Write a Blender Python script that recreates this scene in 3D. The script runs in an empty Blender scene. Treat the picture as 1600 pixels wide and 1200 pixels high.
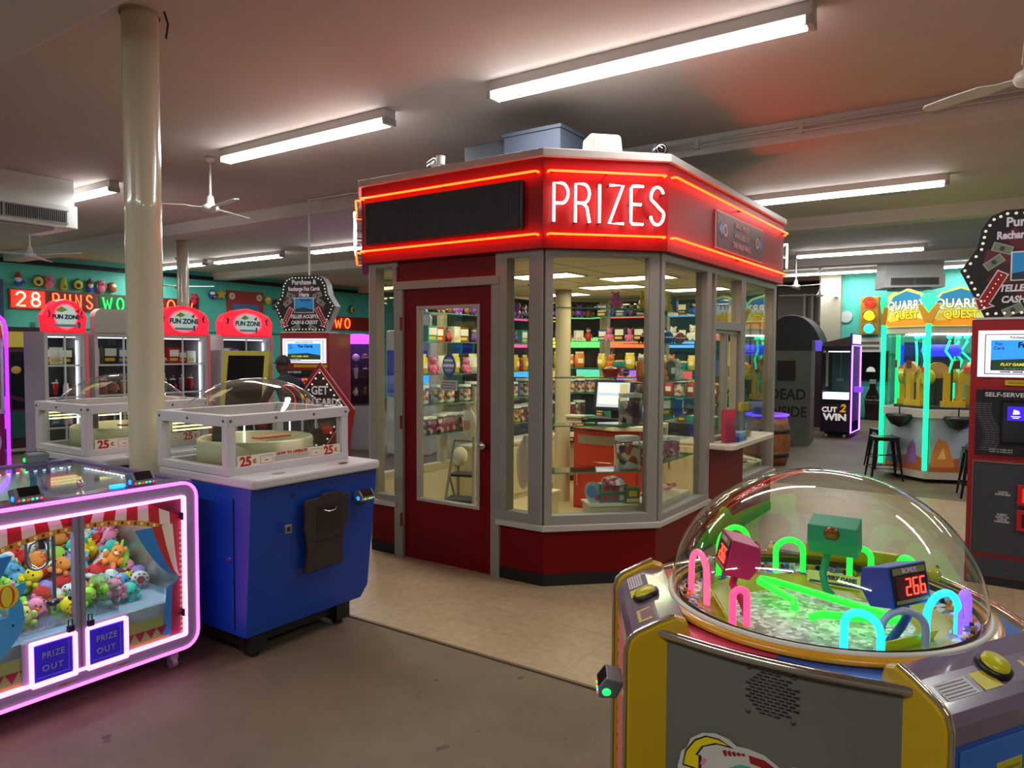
import bpy, math, random
from mathutils import Vector, Matrix, Euler
R = random.Random(7)
S = bpy.context.scene
C = S.collection
PI = math.pi
rad = math.radians
# ---------------------------------------------------------------- camera, world, exposure
cam_data = bpy.data.cameras.new('camera'); cam = bpy.data.objects.new('camera', cam_data); C.objects.link(cam)
cam.location = (0, 0, 1.6)
cam.rotation_euler = (Matrix.Rotation(rad(34.6), 3, 'Z') @ Matrix.Rotation(rad(90 - 2.58), 3, 'X') @ Matrix.Rotation(rad(0.25), 3, 'Z')).to_euler()
cam_data.sensor_width = 36; cam_data.lens = 36 * 1154 / 1600; cam_data.clip_start = .05
S.camera = cam
world = bpy.data.worlds.new('world'); S.world = world; world.use_nodes = True
world.node_tree.nodes['Background'].inputs[0].default_value = (.75, .72, .8, 1)
world.node_tree.nodes['Background'].inputs[1].default_value = .1
S.view_settings.view_transform = 'Standard'; S.view_settings.look = 'None'
S.view_settings.gamma = 1; S.view_settings.use_curve_mapping = False
S.view_settings.exposure = 0.0
TUBE = 14.0      # emission of the fluorescent tubes
STRIP = 56.0    # watts of each fitting's own light
# ---------------------------------------------------------------- materials
_m = {}
def lin(c): return c / 12.92 if c <= .04045 else ((c + .055) / 1.055) ** 2.4
def rgb(h): return tuple(lin(int(h[i:i+2], 16) / 255) for i in (1, 3, 5))
def M(key):
    """'#rrggbb,r=roughness,m=metallic,e=emission,c=coat' or the name of a node material"""
    if key in _m: return _m[key]
    p = key.split(','); col = rgb(p[0]); kw = dict(q.split('=') for q in p[1:])
    m = bpy.data.materials.new('paint'); m.use_nodes = True; nt = m.node_tree; b = nt.nodes['Principled BSDF']
    b.inputs['Base Color'].default_value = (*col, 1)
    b.inputs['Roughness'].default_value = float(kw.get('r', .5)); b.inputs['Metallic'].default_value = float(kw.get('m', 0))
    b.inputs['Specular IOR Level'].default_value = float(kw.get('s', .5))
    if 'c' in kw: b.inputs['Coat Weight'].default_value = float(kw['c']); b.inputs['Coat Roughness'].default_value = .08
    if 'e' in kw:
        b.inputs['Emission Color'].default_value = (*col, 1); b.inputs['Emission Strength'].default_value = float(kw['e'])
    if 'n' in kw:   # slight mottling of the surface
        t = nt.nodes.new('ShaderNodeTexNoise'); t.inputs['Scale'].default_value = float(kw['n']); t.inputs['Detail'].default_value = 4
        g = nt.nodes.new('ShaderNodeTexCoord'); nt.links.new(g.outputs['Object'], t.inputs['Vector'])
        mx = nt.nodes.new('ShaderNodeMix'); mx.data_type = 'RGBA'; nt.links.new(t.outputs['Fac'], mx.inputs['Factor'])
        mx.inputs[6].default_value = (*[c * .8 for c in col], 1); mx.inputs[7].default_value = (*[min(1, c * 1.2) for c in col], 1)
        nt.links.new(mx.outputs[2], b.inputs['Base Color'])
    _m[key] = m
    return m
def node_mat(name):
    m = bpy.data.materials.new(name); m.use_nodes = True; m.node_tree.nodes.clear(); _m[name] = m
    return m, m.node_tree, m.node_tree.nodes.new('ShaderNodeOutputMaterial')
def clear_mat(name, tint, gloss, rough=.02, edge=1.45):
    m, nt, o = node_mat(name)
    t = nt.nodes.new('ShaderNodeBsdfTransparent'); t.inputs[0].default_value = (*tint, 1)
    g = nt.nodes.new('ShaderNodeBsdfGlossy'); g.inputs['Roughness'].default_value = rough
    f = nt.nodes.new('ShaderNodeFresnel'); ge = nt.nodes.new('ShaderNodeNewGeometry'); io = nt.nodes.new('ShaderNodeMix'); io.data_type = 'FLOAT'
    nt.links.new(ge.outputs['Backfacing'], io.inputs['Factor']); io.inputs[2].default_value = edge; io.inputs[3].default_value = 1 / edge; nt.links.new(io.outputs[0], f.inputs[0])
    mu = nt.nodes.new('ShaderNodeMath'); mu.operation = 'MULTIPLY'; mu.inputs[1].default_value = gloss; mu.use_clamp = True
    x = nt.nodes.new('ShaderNodeMixShader')
    nt.links.new(f.outputs[0], mu.inputs[0]); nt.links.new(mu.outputs[0], x.inputs[0])
    nt.links.new(t.outputs[0], x.inputs[1]); nt.links.new(g.outputs[0], x.inputs[2]); nt.links.new(x.outputs[0], o.inputs[0])
clear_mat('glass', (.93, .96, .94), 1.0)
clear_mat('dome', (.95, .96, .95), 1.3, .03, 1.5)
clear_mat('acrylic', (.88, .94, .98), 1.4, .05)
clear_mat('tint', (.45, .42, .4), 1.0)
clear_mat('shelfglass', (.72, .86, .8), 1.2)
def ramp_mat(name, scale, cols, rough, detail=6, coord='Object', bump=0, extra=None, coat=0):
    m, nt, o = node_mat(name)
    b = nt.nodes.new('ShaderNodeBsdfPrincipled'); nt.links.new(b.outputs[0], o.inputs[0])
    g = nt.nodes.new('ShaderNodeTexCoord'); t = nt.nodes.new('ShaderNodeTexNoise')
    t.inputs['Scale'].default_value = scale; t.inputs['Detail'].default_value = detail; t.inputs['Roughness'].default_value = .65
    nt.links.new(g.outputs[coord], t.inputs['Vector'])
    r = nt.nodes.new('ShaderNodeValToRGB'); el = r.color_ramp.elements
    while len(el) < len(cols): el.new(.5)
    for e, (p, c) in zip(el, cols): e.position = p; e.color = (*rgb(c), 1)
    nt.links.new(t.outputs['Fac'], r.inputs[0]); out = r.outputs[0]
    if extra: out = extra(nt, g, out)
    nt.links.new(out, b.inputs['Base Color']); b.inputs['Roughness'].default_value = rough; b.inputs['Coat Weight'].default_value = coat
    if bump:
        u = nt.nodes.new('ShaderNodeBump'); u.inputs['Strength'].default_value = bump; u.inputs['Distance'].default_value = .02
        nt.links.new(t.outputs['Fac'], u.inputs['Height']); nt.links.new(u.outputs[0], b.inputs['Normal'])
def mult(nt, a, b_col, fac):
    x = nt.nodes.new('ShaderNodeMix'); x.data_type = 'RGBA'; x.blend_type = 'MIX'
    nt.links.new(fac, x.inputs['Factor']); nt.links.new(a, x.inputs[6]); x.inputs[7].default_value = (*rgb(b_col), 1)
    return x.outputs[2]
def tile_lines(nt, g, out):
    br = nt.nodes.new('ShaderNodeTexBrick'); br.offset = 0; br.inputs['Scale'].default_value = 1
    br.inputs['Brick Width'].default_value = .305; br.inputs['Row Height'].default_value = .305; br.inputs['Mortar Size'].default_value = .0016
    br.inputs['Color1'].default_value = (0, 0, 0, 1); br.inputs['Color2'].default_value = (.12, .12, .12, 1); br.inputs['Mortar'].default_value = (.6, .6, .6, 1)
    nt.links.new(g.outputs['Object'], br.inputs['Vector'])
    return mult(nt, out, '#5a4a34', br.outputs['Color'])
def spots(nt, g, out):
    v = nt.nodes.new('ShaderNodeTexNoise'); v.inputs['Scale'].default_value = 11; v.inputs['Detail'].default_value = 2
    nt.links.new(g.outputs['Object'], v.inputs['Vector'])
    r = nt.nodes.new('ShaderNodeValToRGB'); r.color_ramp.elements[0].position = .27; r.color_ramp.elements[1].position = .3
    r.color_ramp.elements[0].color = (.75, .75, .75, 1); r.color_ramp.elements[1].color = (0, 0, 0, 1)
    nt.links.new(v.outputs['Fac'], r.inputs[0])
    return mult(nt, out, '#2a1c14', r.outputs[0])
ramp_mat('tiles', 22, [(.3, '#927e60'), (.5, '#a08b6b'), (.72, '#ab9675')], .4, extra=tile_lines)
ramp_mat('concrete', 1.6, [(.3, '#544734'), (.5, '#62533f'), (.72, '#6e5e48')], .6, 9, extra=spots)
ramp_mat('ceiling', .5, [(.3, '#bdaea6'), (.7, '#c8bab2')], .75)
ramp_mat('woodbarrel', 7, [(.3, '#5a2a12'), (.6, '#8a4722'), (.8, '#a05a2c')], .5)
def grid_mat(name, base, line, sx, width, rough=.5):
    m, nt, o = node_mat(name)
    b = nt.nodes.new('ShaderNodeBsdfPrincipled'); nt.links.new(b.outputs[0], o.inputs[0]); b.inputs['Roughness'].default_value = rough
    g = nt.nodes.new('ShaderNodeTexCoord'); br = nt.nodes.new('ShaderNodeTexBrick'); br.offset = 0
    br.inputs['Scale'].default_value = 1; br.inputs['Brick Width'].default_value = sx; br.inputs['Row Height'].default_value = sx
    br.inputs['Mortar Size'].default_value = width
    for k, c in (('Color1', base), ('Color2', base), ('Mortar', line)): br.inputs[k].default_value = (*rgb(c), 1)
    nt.links.new(g.outputs['Object'], br.inputs['Vector']); nt.links.new(br.outputs['Color'], b.inputs['Base Color'])
grid_mat('ceiling_tiles', '#e6dab6', '#7f765c', .6, .012)
def rings_mat(name):
    m, nt, o = node_mat(name)
    b = nt.nodes.new('ShaderNodeBsdfPrincipled'); nt.links.new(b.outputs[0], o.inputs[0]); b.inputs['Roughness'].default_value = .4
    g = nt.nodes.new('ShaderNodeTexCoord'); v = nt.nodes.new('ShaderNodeTexVoronoi'); v.inputs['Scale'].default_value = 42; v.inputs['Randomness'].default_value = .1
    nt.links.new(g.outputs['Object'], v.inputs['Vector'])
    r = nt.nodes.new('ShaderNodeValToRGB'); e = r.color_ramp.elements
    e[0].position = .32; e[0].color = (.002, .003, .005, 1); e[1].position = .5; e[1].color = (.03, .035, .045, 1)
    nt.links.new(v.outputs['Distance'], r.inputs[0]); nt.links.new(r.outputs[0], b.inputs['Base Color'])
rings_mat('mesh_black')
def candy_mat(name, cols, scale=26):
    m, nt, o = node_mat(name)
    b = nt.nodes.new('ShaderNodeBsdfPrincipled'); nt.links.new(b.outputs[0], o.inputs[0]); b.inputs['Roughness'].default_value = .35
    g = nt.nodes.new('ShaderNodeTexCoord'); v = nt.nodes.new('ShaderNodeTexVoronoi'); v.inputs['Scale'].default_value = scale
    nt.links.new(g.outputs['Object'], v.inputs['Vector'])
    sp = nt.nodes.new('ShaderNodeSeparateColor'); nt.links.new(v.outputs['Color'], sp.inputs[0])
    r = nt.nodes.new('ShaderNodeValToRGB'); r.color_ramp.interpolation = 'CONSTANT'; el = r.color_ramp.elements
    while len(el) < len(cols): el.new(.5)
    for i, (e, c) in enumerate(zip(el, cols)): e.position = i / len(cols); e.color = (*rgb(c), 1)
    nt.links.new(sp.outputs[0], r.inputs[0]); nt.links.new(r.outputs[0], b.inputs['Base Color'])
candy_mat('candy_red', ['#7a1520', '#b83040', '#e8d8d0', '#8a2030', '#d06070'])
candy_mat('candy_mixed', ['#d8c090', '#8a5a3a', '#e8e0d0', '#5a3a6a', '#c05030', '#90a050'])
candy_mat('candy_dark', ['#3a2430', '#8a5a50', '#c8b8a8', '#5a2a3a', '#b07a30'])
candy_mat('candy_yellow', ['#c8a020', '#e8d040', '#a03020', '#f0e8c0'])
candy_mat('candy_pink', ['#d87080', '#f0b8c0', '#a03a50', '#f4e8e4'])
candy_mat('crushed', ['#d8dcd8', '#a8b0a8', '#f0f4f0', '#c0c8c4', '#8c948c'], 60)
candy_mat('circus_mosaic', ['#2a4a9a', '#d8a820', '#e8e8f0', '#c8682a', '#182850', '#70a0d8'], 48)
# ---------------------------------------------------------------- mesh builder
def arc(cx, cy, r, a0, a1, n=8, ry=None):
    return [(cx + r * math.cos(rad(a0 + (a1 - a0) * i / n)), cy + (ry or r) * math.sin(rad(a0 + (a1 - a0) * i / n))) for i in range(n + 1)]
def rrect(x0, x1, z0, z1, r, n=5):
    return arc(x1 - r, z1 - r, r, 0, 90, n) + arc(x0 + r, z1 - r, r, 90, 180, n) + arc(x0 + r, z0 + r, r, 180, 270, n) + arc(x1 - r, z0 + r, r, 270, 360, n)
def wmat(o):
    m = Matrix.Translation(o.location) @ o.rotation_euler.to_matrix().to_4x4()
    return wmat(o.parent) @ m if o.parent else m
class MB:
    def __init__(s, mat='#808080'): s.v = []; s.f = []; s.mi = []; s.sm = []; s.mats = []; s.mat = mat
    def _a(s, vs, fs, mat=None, sm=False, T=None):
        b = len(s.v); mat = mat or s.mat
        if mat not in s.mats: s.mats.append(mat)
        k = s.mats.index(mat)
        s.v += [tuple(T @ Vector(v)) if T else tuple(v) for v in vs]
        for f in fs: s.f.append([b + i for i in f]); s.mi.append(k); s.sm.append(sm)
        return s
    def box(s, x0, x1, y0, y1, z0, z1, mat=None, T=None):
        x0, x1 = sorted((x0, x1)); y0, y1 = sorted((y0, y1)); z0, z1 = sorted((z0, z1))
        s.nb = getattr(s, 'nb', -1) + 1
        if min(x1 - x0, y1 - y0, z1 - z0) > .008 and s.nb:      # keeps butted pieces from sharing a plane
            e = .00015 * (s.nb % 13 + 1); x0 -= e; x1 += e; y0 -= e; y1 += e; z0 -= e; z1 += e
        v = [(x, y, z) for z in (z0, z1) for y in (y0, y1) for x in (x0, x1)]
        return s._a(v, [(0, 2, 3, 1), (4, 5, 7, 6), (0, 1, 5, 4), (2, 6, 7, 3), (0, 4, 6, 2), (1, 3, 7, 5)], mat, False, T)
    def prism(s, poly, ax, a0, a1, mat=None, T=None, sm=False):
        n = len(poly)
        def p(q, a): return {'z': (q[0], q[1], a), 'y': (q[0], a, q[1]), 'x': (a, q[0], q[1])}[ax]
        v = [p(q, a0) for q in poly] + [p(q, a1) for q in poly]
        return s._a(v, [list(range(n))[::-1], list(range(n, 2 * n))] + [(i, (i + 1) % n, n + (i + 1) % n, n + i) for i in range(n)], mat, False, T)
    def lathe(s, prof, mat=None, n=24, c=(0, 0, 0), T=None, sm=True, a0=0, a1=360, sq=0):
        v = []; m = len(prof); full = abs(a1 - a0 - 360) < .1; N = n if full else n + 1
        for i in range(N):
            a = rad(a0 + (a1 - a0) * i / n); ca, sa = math.cos(a), math.sin(a)
            k = (abs(ca) ** sq + abs(sa) ** sq) ** (-1 / sq) if sq else 1
            v += [(c[0] + r * k * ca, c[1] + r * k * sa, c[2] + z) for r, z in prof]
        f = [(i * m + j, ((i + 1) % N) * m + j, ((i + 1) % N) * m + j + 1, i * m + j + 1) for i in range(n) for j in range(m - 1)]
        return s._a(v, f, mat, sm, T)
    def cyl(s, p0, p1, r, mat=None, n=14, r1=None, T=None):
        p0, p1 = Vector(p0), Vector(p1); d = (p1 - p0); u = d.orthogonal().normalized(); w = d.normalized().cross(u); r1 = r if r1 is None else r1
        v = [p0 + (u * math.cos(2 * PI * i / n) + w * math.sin(2 * PI * i / n)) * r for i in range(n)] + [p1 + (u * math.cos(2 * PI * i / n) + w * math.sin(2 * PI * i / n)) * r1 for i in range(n)]
        s._a(v, [(i, (i + 1) % n, n + (i + 1) % n, n + i) for i in range(n)], mat, True, T)
        return s._a(v, [list(range(n))[::-1], list(range(n, 2 * n))], mat, False, T)
    def tube(s, pts, r, mat=None, n=8, closed=False, T=None):
        P = [Vector(p) for p in pts]; N = len(P); u = None; v = []
        for i in range(N):
            a = P[i - 1] if (i or closed) else P[i]; b = P[(i + 1) % N] if (i < N - 1 or closed) else P[i]
            d = (b - a).normalized()
            u = (d.orthogonal() if u is None else u - d * u.dot(d)).normalized(); w = d.cross(u)
            v += [P[i] + (u * math.cos(2 * PI * k / n) + w * math.sin(2 * PI * k / n)) * r for k in range(n)]
        L = N if closed else N - 1
        f = [(i * n + k, i * n + (k + 1) % n, ((i + 1) % N) * n + (k + 1) % n, ((i + 1) % N) * n + k) for i in range(L) for k in range(n)]
        s._a(v, f, mat, True, T)
        if not closed: s._a(v, [list(range(n))[::-1], list(range((N - 1) * n, N * n))], mat, False, T)
        return s
    def ball(s, c, r, mat=None, n=14, m=9, T=None, T2=None):
        if not hasattr(r, '__len__'): r = (r, r, r)
        v = []
        for j in range(m + 1):
            t = PI * j / m
            for i in range(n): p = Vector((r[0] * math.sin(t) * math.cos(2 * PI * i / n), r[1] * math.sin(t) * math.sin(2 * PI * i / n), r[2] * math.cos(t))); v.append((T2 @ p if T2 else p) + Vector(c))
        f = [(j * n + i, (j + 1) * n + i, (j + 1) * n + (i + 1) % n, j * n + (i + 1) % n) for j in range(m) for i in range(n)]
        return s._a(v, f, mat, True, T)
    def poly(s, pts, mat=None, T=None): return s._a(pts, [list(range(len(pts)))], mat, False, T)
    def mesh(s, name):
        me = bpy.data.meshes.new(name); me.from_pydata(s.v, [], s.f)
        for k in s.mats: me.materials.append(M(k))
        me.polygons.foreach_set('material_index', s.mi); me.polygons.foreach_set('use_smooth', s.sm)
        me.validate(); me.update()
        return me
    def build(s, name, parent=None, world=False, bevel=0, loc=None, rz=0):
        if parent and world:
            inv = wmat(parent).inverted(); s.v = [tuple(inv @ Vector(v)) for v in s.v]
        me = s.mesh(name)
        import bmesh
        bm = bmesh.new(); bm.from_mesh(me); bmesh.ops.recalc_face_normals(bm, faces=bm.faces); bm.to_mesh(me); bm.free()
        o = bpy.data.objects.new(name, me); C.objects.link(o); o.parent = parent
        if loc: o.location = loc
        if rz: o.rotation_euler = (0, 0, rz)
        if bevel:
            b = o.modifiers.new('bevel', 'BEVEL'); b.width = bevel; b.segments = 2; b.limit_method = 'ANGLE'; b.angle_limit = rad(40)
        return o
def many(name, parent, mb, spots):      # the same small part at several spots of its thing
    me = mb.mesh(name)
    for p in spots: o = bpy.data.objects.new(name, me); C.objects.link(o); o.parent = parent; o.location = p
def tag(o, label=None, cat=None, group=None, kind=None):
    if label: o['label'] = label
    if cat: o['category'] = cat
    if group: o['group'] = group
    if kind: o['kind'] = kind
    return o
def thing(name, label, cat, loc=(0, 0, 0), rz=0, group=None):
    o = bpy.data.objects.new(name, None); C.objects.link(o); o.location = loc; o.rotation_euler = (0, 0, rz); o.empty_display_size = .1
    return tag(o, label, cat, group)
def dup(root, loc, rz=0, label=None, group=None):
    r = root.copy(); C.objects.link(r); r.location = loc; r.rotation_euler = (0, 0, rz)
    if label: r['label'] = label
    if group: r['group'] = group
    for ch in list(root.children):
        c = ch.copy(); C.objects.link(c); c.parent = r
        for g in list(ch.children):
            d = g.copy(); C.objects.link(d); d.parent = c
    return r
def struct(o): o['kind'] = 'structure'; return o
def text(body, size, mat, parent, loc, rx=90, rz=0, ry=0, align='CENTER', ext=.0008, bold=0, shear=0, wide=1, name='lettering', space=1, lh=1):
    cu = bpy.data.curves.new(name, 'FONT'); cu.body = body; cu.size = size; cu.extrude = ext; cu.offset = bold; cu.shear = shear
    cu.align_x = align; cu.align_y = 'CENTER'; cu.space_character = space; cu.space_line = lh; cu.resolution_u = 3
    t = bpy.data.objects.new('t', cu); C.objects.link(t)
    me = bpy.data.meshes.new_from_object(t); bpy.data.objects.remove(t); bpy.data.curves.remove(cu)
    for v in me.vertices: v.co.x *= wide
    me.materials.clear(); me.materials.append(M(mat)); me.name = name
    o = bpy.data.objects.new(name, me); C.objects.link(o); o.parent = parent; o.location = loc
    o.rotation_euler = Euler((rad(rx), rad(ry), rad(rz)), 'XYZ')
    return o
def art(name, parent, shapes, y, T=None, step=.0006, world=False):
    """flat printed artwork facing -y: layers of (material, [(x, z), ...])"""
    mb = MB()
    for k, (m, p) in enumerate(shapes): mb.poly([(q[0], y - k * step, q[1]) for q in p], m, T)
    return mb.build(name, parent, world)
def ell(cx, cz, rx, rz_, n=20): return arc(cx, cz, rx, 0, 360 - 360 / n, n - 1, rz_)
# strokes for neon letters: unit height, given width
GL = {
 'P': [[(0, 0), (0, 1), (.3, 1)] + arc(.3, .74, .26, 90, -90) + [(.06, .48)]],
 'R': [[(0, 0), (0, 1), (.3, 1)] + arc(.3, .75, .25, 90, -90) + [(.06, .5)], [(.28, .5), (.45, .4), (.56, 0)]],
 'I': [[(.1, 0), (.1, 1)]],
 'Z': [[(0, 1), (.55, 1), (0, 0), (.58, 0)]],
 'E': [[(.5, 1), (.06, 1), (0, .94), (0, .06), (.06, 0), (.5, 0)], [(.0, .52), (.42, .52)]],
 'S': [arc(.28, .74, .26, 20, 180, 8) + [(.04, .66), (.5, .36)] + arc(.28, .27, .27, 10, -170, 10)],
 '2': [arc(.27, .73, .27, 170, -30, 9) + [(.0, 0), (.55, 0)]],
 '8': [arc(.27, .76, .22, 270, -90, 14, .24), arc(.27, .26, .27, 90, 450, 14, .26)],
 'U': [[(0, 1)] + arc(.25, .25, .25, 180, 360, 8) + [(.5, 1)]],
 'N': [[(0, 0), (0, 1), (.5, 0), (.5, 1)]],
 'W': [[(0, 1), (.2, 0), (.38, .75), (.56, 0), (.76, 1)]],
 'O': [arc(.28, .5, .28, 0, 360, 18, .5)],
 'L': [[(0, 1), (0, 0), (.45, 0)]],
 'H': [[(0, 0), (0, 1)], [(.5, 0), (.5, 1)], [(0, .5), (.5, .5)]],
}
GW = dict(P=.56, R=.56, I=.2, Z=.58, E=.5, S=.55, W=.76, O=.56, N=.5, U=.5, L=.45, H=.5); GW['2'] = .55; GW['8'] = .54
ORD = ['first', 'second', 'third', 'fourth', 'fifth', 'sixth', 'seventh', 'eighth', 'ninth', 'tenth', 'eleventh', 'twelfth', 'thirteenth', 'fourteenth', 'fifteenth', 'sixteenth', 'seventeenth', 'eighteenth']
FZ = PI / 2        # turn a machine built facing -y so that it faces +x
# ---------------------------------------------------------------- the room
CH = 3.55
struct(MB('concrete').box(-19, 7, -5, 24, -.1, 0).build('floor'))
struct(MB('tiles').box(-6.2, 7, 3.06, 9.2, 0, .006).build('floor_tiles'))
struct(MB('#5d4a35,r=.5').box(-6.2, 7, 3.04, 3.06, 0, .008).build('trim_1'))
struct(MB('ceiling').box(-19, 7, -5, 24, CH, CH + .1).build('ceiling'))
TEAL = '#4fb8a6,r=.65,n=2'
struct(MB(TEAL).box(-17.3, -17.15, -5, 24, 0, CH).build('wall_left'))
struct(MB('#15171a,r=.6').box(-17.15, -17.09, -5, 24, 3.36, 3.45).build('trim_2'))
struct(MB('#1d5f58,r=.6').box(-17.15, -17.13, -5, 24, 2.02, 2.05).build('trim_3'))
w = struct(MB(TEAL).box(-3.6, 7, 19.2, 19.35, 0, CH).build('wall_back'))
struct(MB('#2e8c7e,r=.6').box(-3.6, 7, 19.17, 19.2, 1.55, 1.6).box(-3.6, 7, 19.17, 19.2, 0, .05, '#1c524b').build('trim_4'))
struct(MB('#a39a88,r=.6').box(-4.05, -3.6, 19.0, 19.35, 0, CH).build('trim_30'))
struct(MB('#a39a88,r=.6').box(-4.9, -4.72, 17.2, 17.4, 0, CH).build('trim_5'))
struct(MB('#2a211d,r=.8').box(-17.3, -4.05, 21.6, 21.75, 0, CH).build('wall_far'))
struct(MB('#b8aea2,r=.8').box(-19, 7, -5.1, -5, 0, CH).build('wall_front'))
struct(MB('#b8aea2,r=.8').box(7, 7.1, -5, 24, 0, CH).build('wall_right'))
struct(MB('#a8a098,r=.8').box(-19, 7, 23.9, 24, 0, CH).build('wall_rear'))
k = 6
for y in (1.72, 6.55, 11.3, 16.3):
    struct(MB('#c6beb8,r=.7').box(-17.15, 7, y, y + .34, CH - .17, CH + .01).build('trim_%d' % k, bevel=.01)); k += 1
# column
def column(x, y, r, top, label):
    t = thing('column', label, 'column', (x, y, 0))
    pr = [(r * 1.0, 0), (r, 1.2), (r * 1.0, 2.38), (r * 1.035, 2.4), (r * 1.035, 2.46), (r * 1.0, 2.48), (r, top)]
    MB('#c2b69c,r=.22,c=.6').lathe(pr, n=40).build('shaft', t)
    MB('#a89c84,r=.5').lathe([(r * 1.1, top - .02), (r * 1.1, top)], n=32).build('collar', t)
column(-4.27, 2.37, .1, CH, 'glossy cream steel column rising behind the blue coin machine')
column(-12.5, 7.65, .1, CH, 'distant cream column rising behind the red-topped prize cases')
column(-3.99, 6.73, .082, 2.2, 'cream column inside the prize booth left of the register counter')
MB('#1c1a18').tube([(-4.1, 2.42, CH - .02), (-4.08, 2.43, CH - .09), (-4.12, 2.44, CH - .16)], .006).build('cable')
tag(bpy.data.objects['cable'], 'short black cable end hanging beside the top of the near column', 'cable')
# fluorescent fittings, tubes along x
def fitting(x0, y, label, L=2.24, rz=0):
    t = thing('fluorescent_light', label, 'ceiling light', (x0, y, CH), 0, 'fluorescent tube lights on the ceiling')
    MB('#c9c6c2,r=.4').box(0, L, -.055, .055, -.075, 0).box(.03, L - .03, -.03, .03, -.09, -.075).build('housing', t, bevel=.004)
    for s in (-1, 1):
        MB('#ffffff,e=%g' % TUBE).cyl((.05, s * .042, -.112), (L - .05, s * .042, -.112), .015, n=10).build('tube', t)
    for x in (.0, L - .035):
        MB('#b5b2ae,r=.4').box(x, x + .035, -.065, .065, -.13, -.075).build('lamp_holder', t, bevel=.004)
    ld = bpy.data.lights.new('tube_light', 'AREA'); ld.shape = 'RECTANGLE'; ld.size = L - .1; ld.size_y = .1; ld.energy = STRIP; ld.color = (.97, 1, .98)
    lo = bpy.data.objects.new('tube_light', ld); C.objects.link(lo); lo.parent = t; lo.location = (L / 2, 0, -.135)
    return t
fitting(-3.25, 4.43, 'long fluorescent light on the ceiling in front of the booth sign, nearest the camera')
fitting(-6.5, 4.43, 'fluorescent light above the near ceiling fan, left of the booth')
fitting(-10.95, 4.5, 'fluorescent light half hidden behind the near cream column')
fitting(-2.95, 9.4, 'fluorescent light above the right end of the booth roof')
fitting(-3.7, 15.1, 'fluorescent light above the right-hand white air conditioner')
fitting(-14.3, 9.5, 'fluorescent light on the ceiling between the far column and the hanging pipe')
fitting(-11.2, 9.5, 'fluorescent light partly hidden behind the left edge of the booth')
fitting(-16.9, 9.5, 'small far fluorescent light beside the far column, over the plush toys')
fitting(-4.9, 18.6, 'far fluorescent light seen left of the right-hand air conditioner')
fitting(-1.6, 18.6, 'far fluorescent light seen right of the right-hand air conditioner')
fitting(-9.8, 14.6, 'far fluorescent light behind the left card kiosk sign')
fitting(-14.0, 14.6, 'distant fluorescent light left of the left card kiosk sign')
for i, (x, y) in enumerate(((-3.25, -.6), (-7.2, -.6), (.9, -.6), (.9, 4.43), (.9, 9.4), (-8.0, 9.5), (2.5, 15.1), (-8.5, 18.6), (-16.3, 4.43), (-13.5, -.6))):  # the one past the left picture edge is added to brighten the teal wall
    fitting(x, y, ['fluorescent light behind the camera over the left aisle', 'fluorescent light behind the camera at far left', 'fluorescent light behind the camera at right', 'fluorescent light outside the frame at upper right',
      'fluorescent light above the right red kiosk', 'fluorescent light hidden behind the booth', 'fluorescent light beyond the right red kiosk', 'fluorescent light in the far dark corner', 'fluorescent light beyond the left picture edge near the teal wall', 'fluorescent light behind the camera beside the teal wall'][i])
# fans
def fan(x, y, label, rot=0, drop=.5, r=.58, blades=3):
    t = thing('ceiling_fan', label, 'ceiling fan', (x, y, CH), rot, 'white three-blade ceiling fans')
    FM = '#d8d4cc,r=.35'
    MB(FM).cyl((0, 0, 0), (0, 0, -drop + .08), .012).lathe([(.0, 0), (.05, 0), (.045, -.04), (.014, -.06)], n=16).build('rod', t)
    MB(FM).lathe([(.013, -drop + .12), (.032, -drop + .1), (.04, -drop + .03), (.075, -drop + .01), (.085, -drop - .02), (.07, -drop - .045), (0, -drop - .055)], n=20).build('motor', t)
    for k in range(blades):
        T = Matrix.Rotation(2 * PI * k / blades, 4, 'Z') @ Matrix.Translation((0, 0, -drop - .01)) @ Matrix.Rotation(rad(9), 4, 'X')
        out = [(.07, .025), (.16, .03), (.24, .065), (r * .7, .06), (r - .03, .045), (r, .02), (r, -.02), (r - .03, -.035), (.25, -.045), (.16, -.03), (.07, -.025)]
        MB(FM).prism(out, 'z', -.004, .004, T=T).build('blade', t, bevel=.002)
fan(-6.84, 4.5, 'white ceiling fan hanging in front of the left fluorescent light', rad(-12), .5, .62)
fan(-12.6, 5.2, 'white ceiling fan at the left edge below the wall air conditioner', rad(20), .5, .95)
fan(-3.78, 15.5, 'white ceiling fan just right of the booth roof corner', rad(100), .62, .9)
fan(-3.9, 18.2, 'far white ceiling fan in front of the traffic light', rad(75), .62, .9)
fan(.0, 4.76, 'white ceiling fan cut off by the right edge of the picture', rad(150), .5, .6)
fan(-12.9, 15.5, 'far white ceiling fan seen between the left kiosk sign and the booth', rad(50), .6, .9)
fan(-14.9, 9.0, 'distant white ceiling fan seen beside the far cream column', rad(30), .6, .8)
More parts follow.
